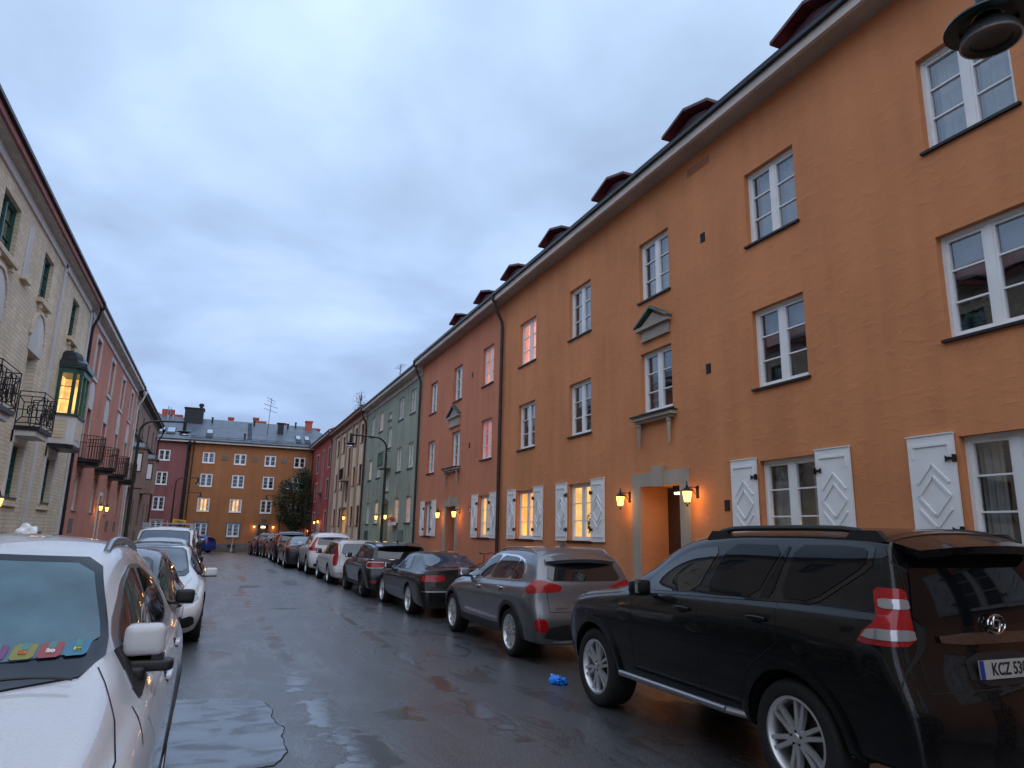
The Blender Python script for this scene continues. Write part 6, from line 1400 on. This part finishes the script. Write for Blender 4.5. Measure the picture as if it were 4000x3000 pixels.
van = dict(head_c=[[(.30, 0.960), (.1, 0.940), (-.24, 0.910), (-.22, 0.760), (.05, 0.760), (.27, 0.880)]], y=(-.80, 3.65), hw=.90, rw=.76, zb=.22, r=.325, wb=2.78, arch=.375, crown=.03,
    top=[(-.8, 1.68), (-.5, 1.72), (.5, 1.74), (1.2, 1.71), (1.5, 1.63), (2.1, 1.30), (2.4, 1.16), (2.8, 1.08), (3.3, .95), (3.65, .72)], belt=[(-.8, 1.06), (1.5, 1.04), (2.4, 1.0), (3.0, .9), (3.65, .6)], rear=[(.2, .05), (.5, 0), (1.2, .03), (1.8, .1)], front=[(.2, .1), (.4, 0), (.8, .1)],
    dlo=[(2.25, 1.06), (1.15, 1.10), (1.10, 1.56), (1.52, 1.53), (2.0, 1.30)], win=[[(2.2, 1.08), (1.2, 1.12), (1.15, 1.53), (1.48, 1.50), (1.96, 1.28)]], ws=(.72, 1.15, .66, 1.62), wsm=BLUEGL, mir=(2.0, 1.22, BLACK), mirout=.17, frontp=[('grille', [(-.5, .36), (.5, .36), (.5, .52), (-.5, .52)], BLACK)])
v_ = car('parked_van', 'white van with roof bars facing the viewer in the left row', 'van', van, (-1.36, 25.5, 0), math.pi, P_WHITE, wheel=((5, .0, False), .21, ALLOY))
b = MB()
for y in (.1, 1.2): b.box(-.72, .72, y - .03, y + .03, 1.83, 1.86); b.box(-.70, -.62, y - .05, y + .05, 1.68, 1.829); b.box(.62, .70, y - .05, y + .05, 1.68, 1.829)
b.tube([(0, 1.4, 1.7), (.03, 1.2, 1.95)], .006, 5); b.build('roof_bars', SILV, v_)
for y, x, src, pm__, lb in ((31.5, -1.45, L1, P_DARK, 'dark hatchback hidden mostly behind the white van'), (38.0, -1.5, c6, P_SILV, 'silver off-roader farther along the left row'), (46.5, -1.5, L1, P_CREAM, 'grey hatchback at the far end of the left row')):
    recar(src, lb, (x, y + 1.3, gz(y)), math.pi, pm__)
recar(L1, 'bright blue hatchback at the far end left before the orange building', (-.75, 66.2, gz(66)), rad(62), P_BLUE)
# ---- bag and bicycles
bg_ = thing('plastic_bag', 'crumpled bright blue plastic bag lying on the wet asphalt', 'plastic bag', (4.03, 8.05, 0.0))
bg_.location = (3.98, 7.95, 0)
bm = bmesh.new(); bmesh.ops.create_icosphere(bm, subdivisions=5, radius=.105)
for v in bm.verts:
    p = v.co.copy(); v.co *= 1 + .14 * math.sin(p.x * 75 + 1 + p.y * 40) * math.cos(p.y * 87) + .10 * math.sin(p.z * 130 + p.x * 60) + .10 * math.cos(p.y * 140 - p.x * 90)
    v.co.z = max(v.co.z * .42 + .02, .003) + (.03 * (1 - abs(p.x + .02) / .04) if abs(p.x + .02) < .04 and p.z > 0 else 0)
    v.co.y *= 1.35
me = bpy.data.meshes.new('bag'); bm.to_mesh(me); bm.free(); me.materials.append(M('blue_plastic', (.015, .24, .82), .3)); o = bpy.data.objects.new('bag', me); COL.objects.link(o); o.parent = bg_
def bicycle(loc, rz, label, fm, barm):
    o = thing('bicycle', label, 'bicycle', loc, rz)
    for y in (0, 1.05):
        b = MB(); b.tube([(0, y + .34 * math.cos(t), .35 + .34 * math.sin(t)) for t in [k * math.pi / 14 for k in range(29)]], .016, 6, caps=False)
        for k in range(14): t = k * math.pi / 7; b.tube([(0, y, .35), (0, y + .33 * math.cos(t), .35 + .33 * math.sin(t))], .0015, 3)
        b.build('wheel', RUBBER, o)
    b = MB()
    for p in ([(0, 0, .35), (0, .4, .30), (0, .9, .78)], [(0, .4, .30), (0, .26, .85)], [(0, .26, .8), (0, .92, .85)], [(0, 0, .35), (0, .27, .78)], [(0, 1.05, .35), (0, .98, .55), (0, .88, .98)]): b.tube(p, .016, 6)
    b.build('frame', fm, o); b = MB(); b.tube([(-.28, .72, 1.0), (-.24, .84, 1.04), (-.06, .90, 1.0), (.06, .90, 1.0), (.24, .84, 1.04), (.28, .72, 1.0)], .012, 6); b.build('handlebar', barm, o)
    rbox('saddle', (0, .22, .9), (.15, .26, .06), BLACK, o, .5)
    return o
bicycle((8.3, 20.6, .11), rad(15), 'red bicycle leaning at the wall by the downpipe of the terracotta house', M('red_frame', (.35, .02, .02), .3), DMET)
bicycle((8.2, 33.4, .11), rad(-10), 'bicycle with shiny handlebars before the green house wall', DMET, CHROME)
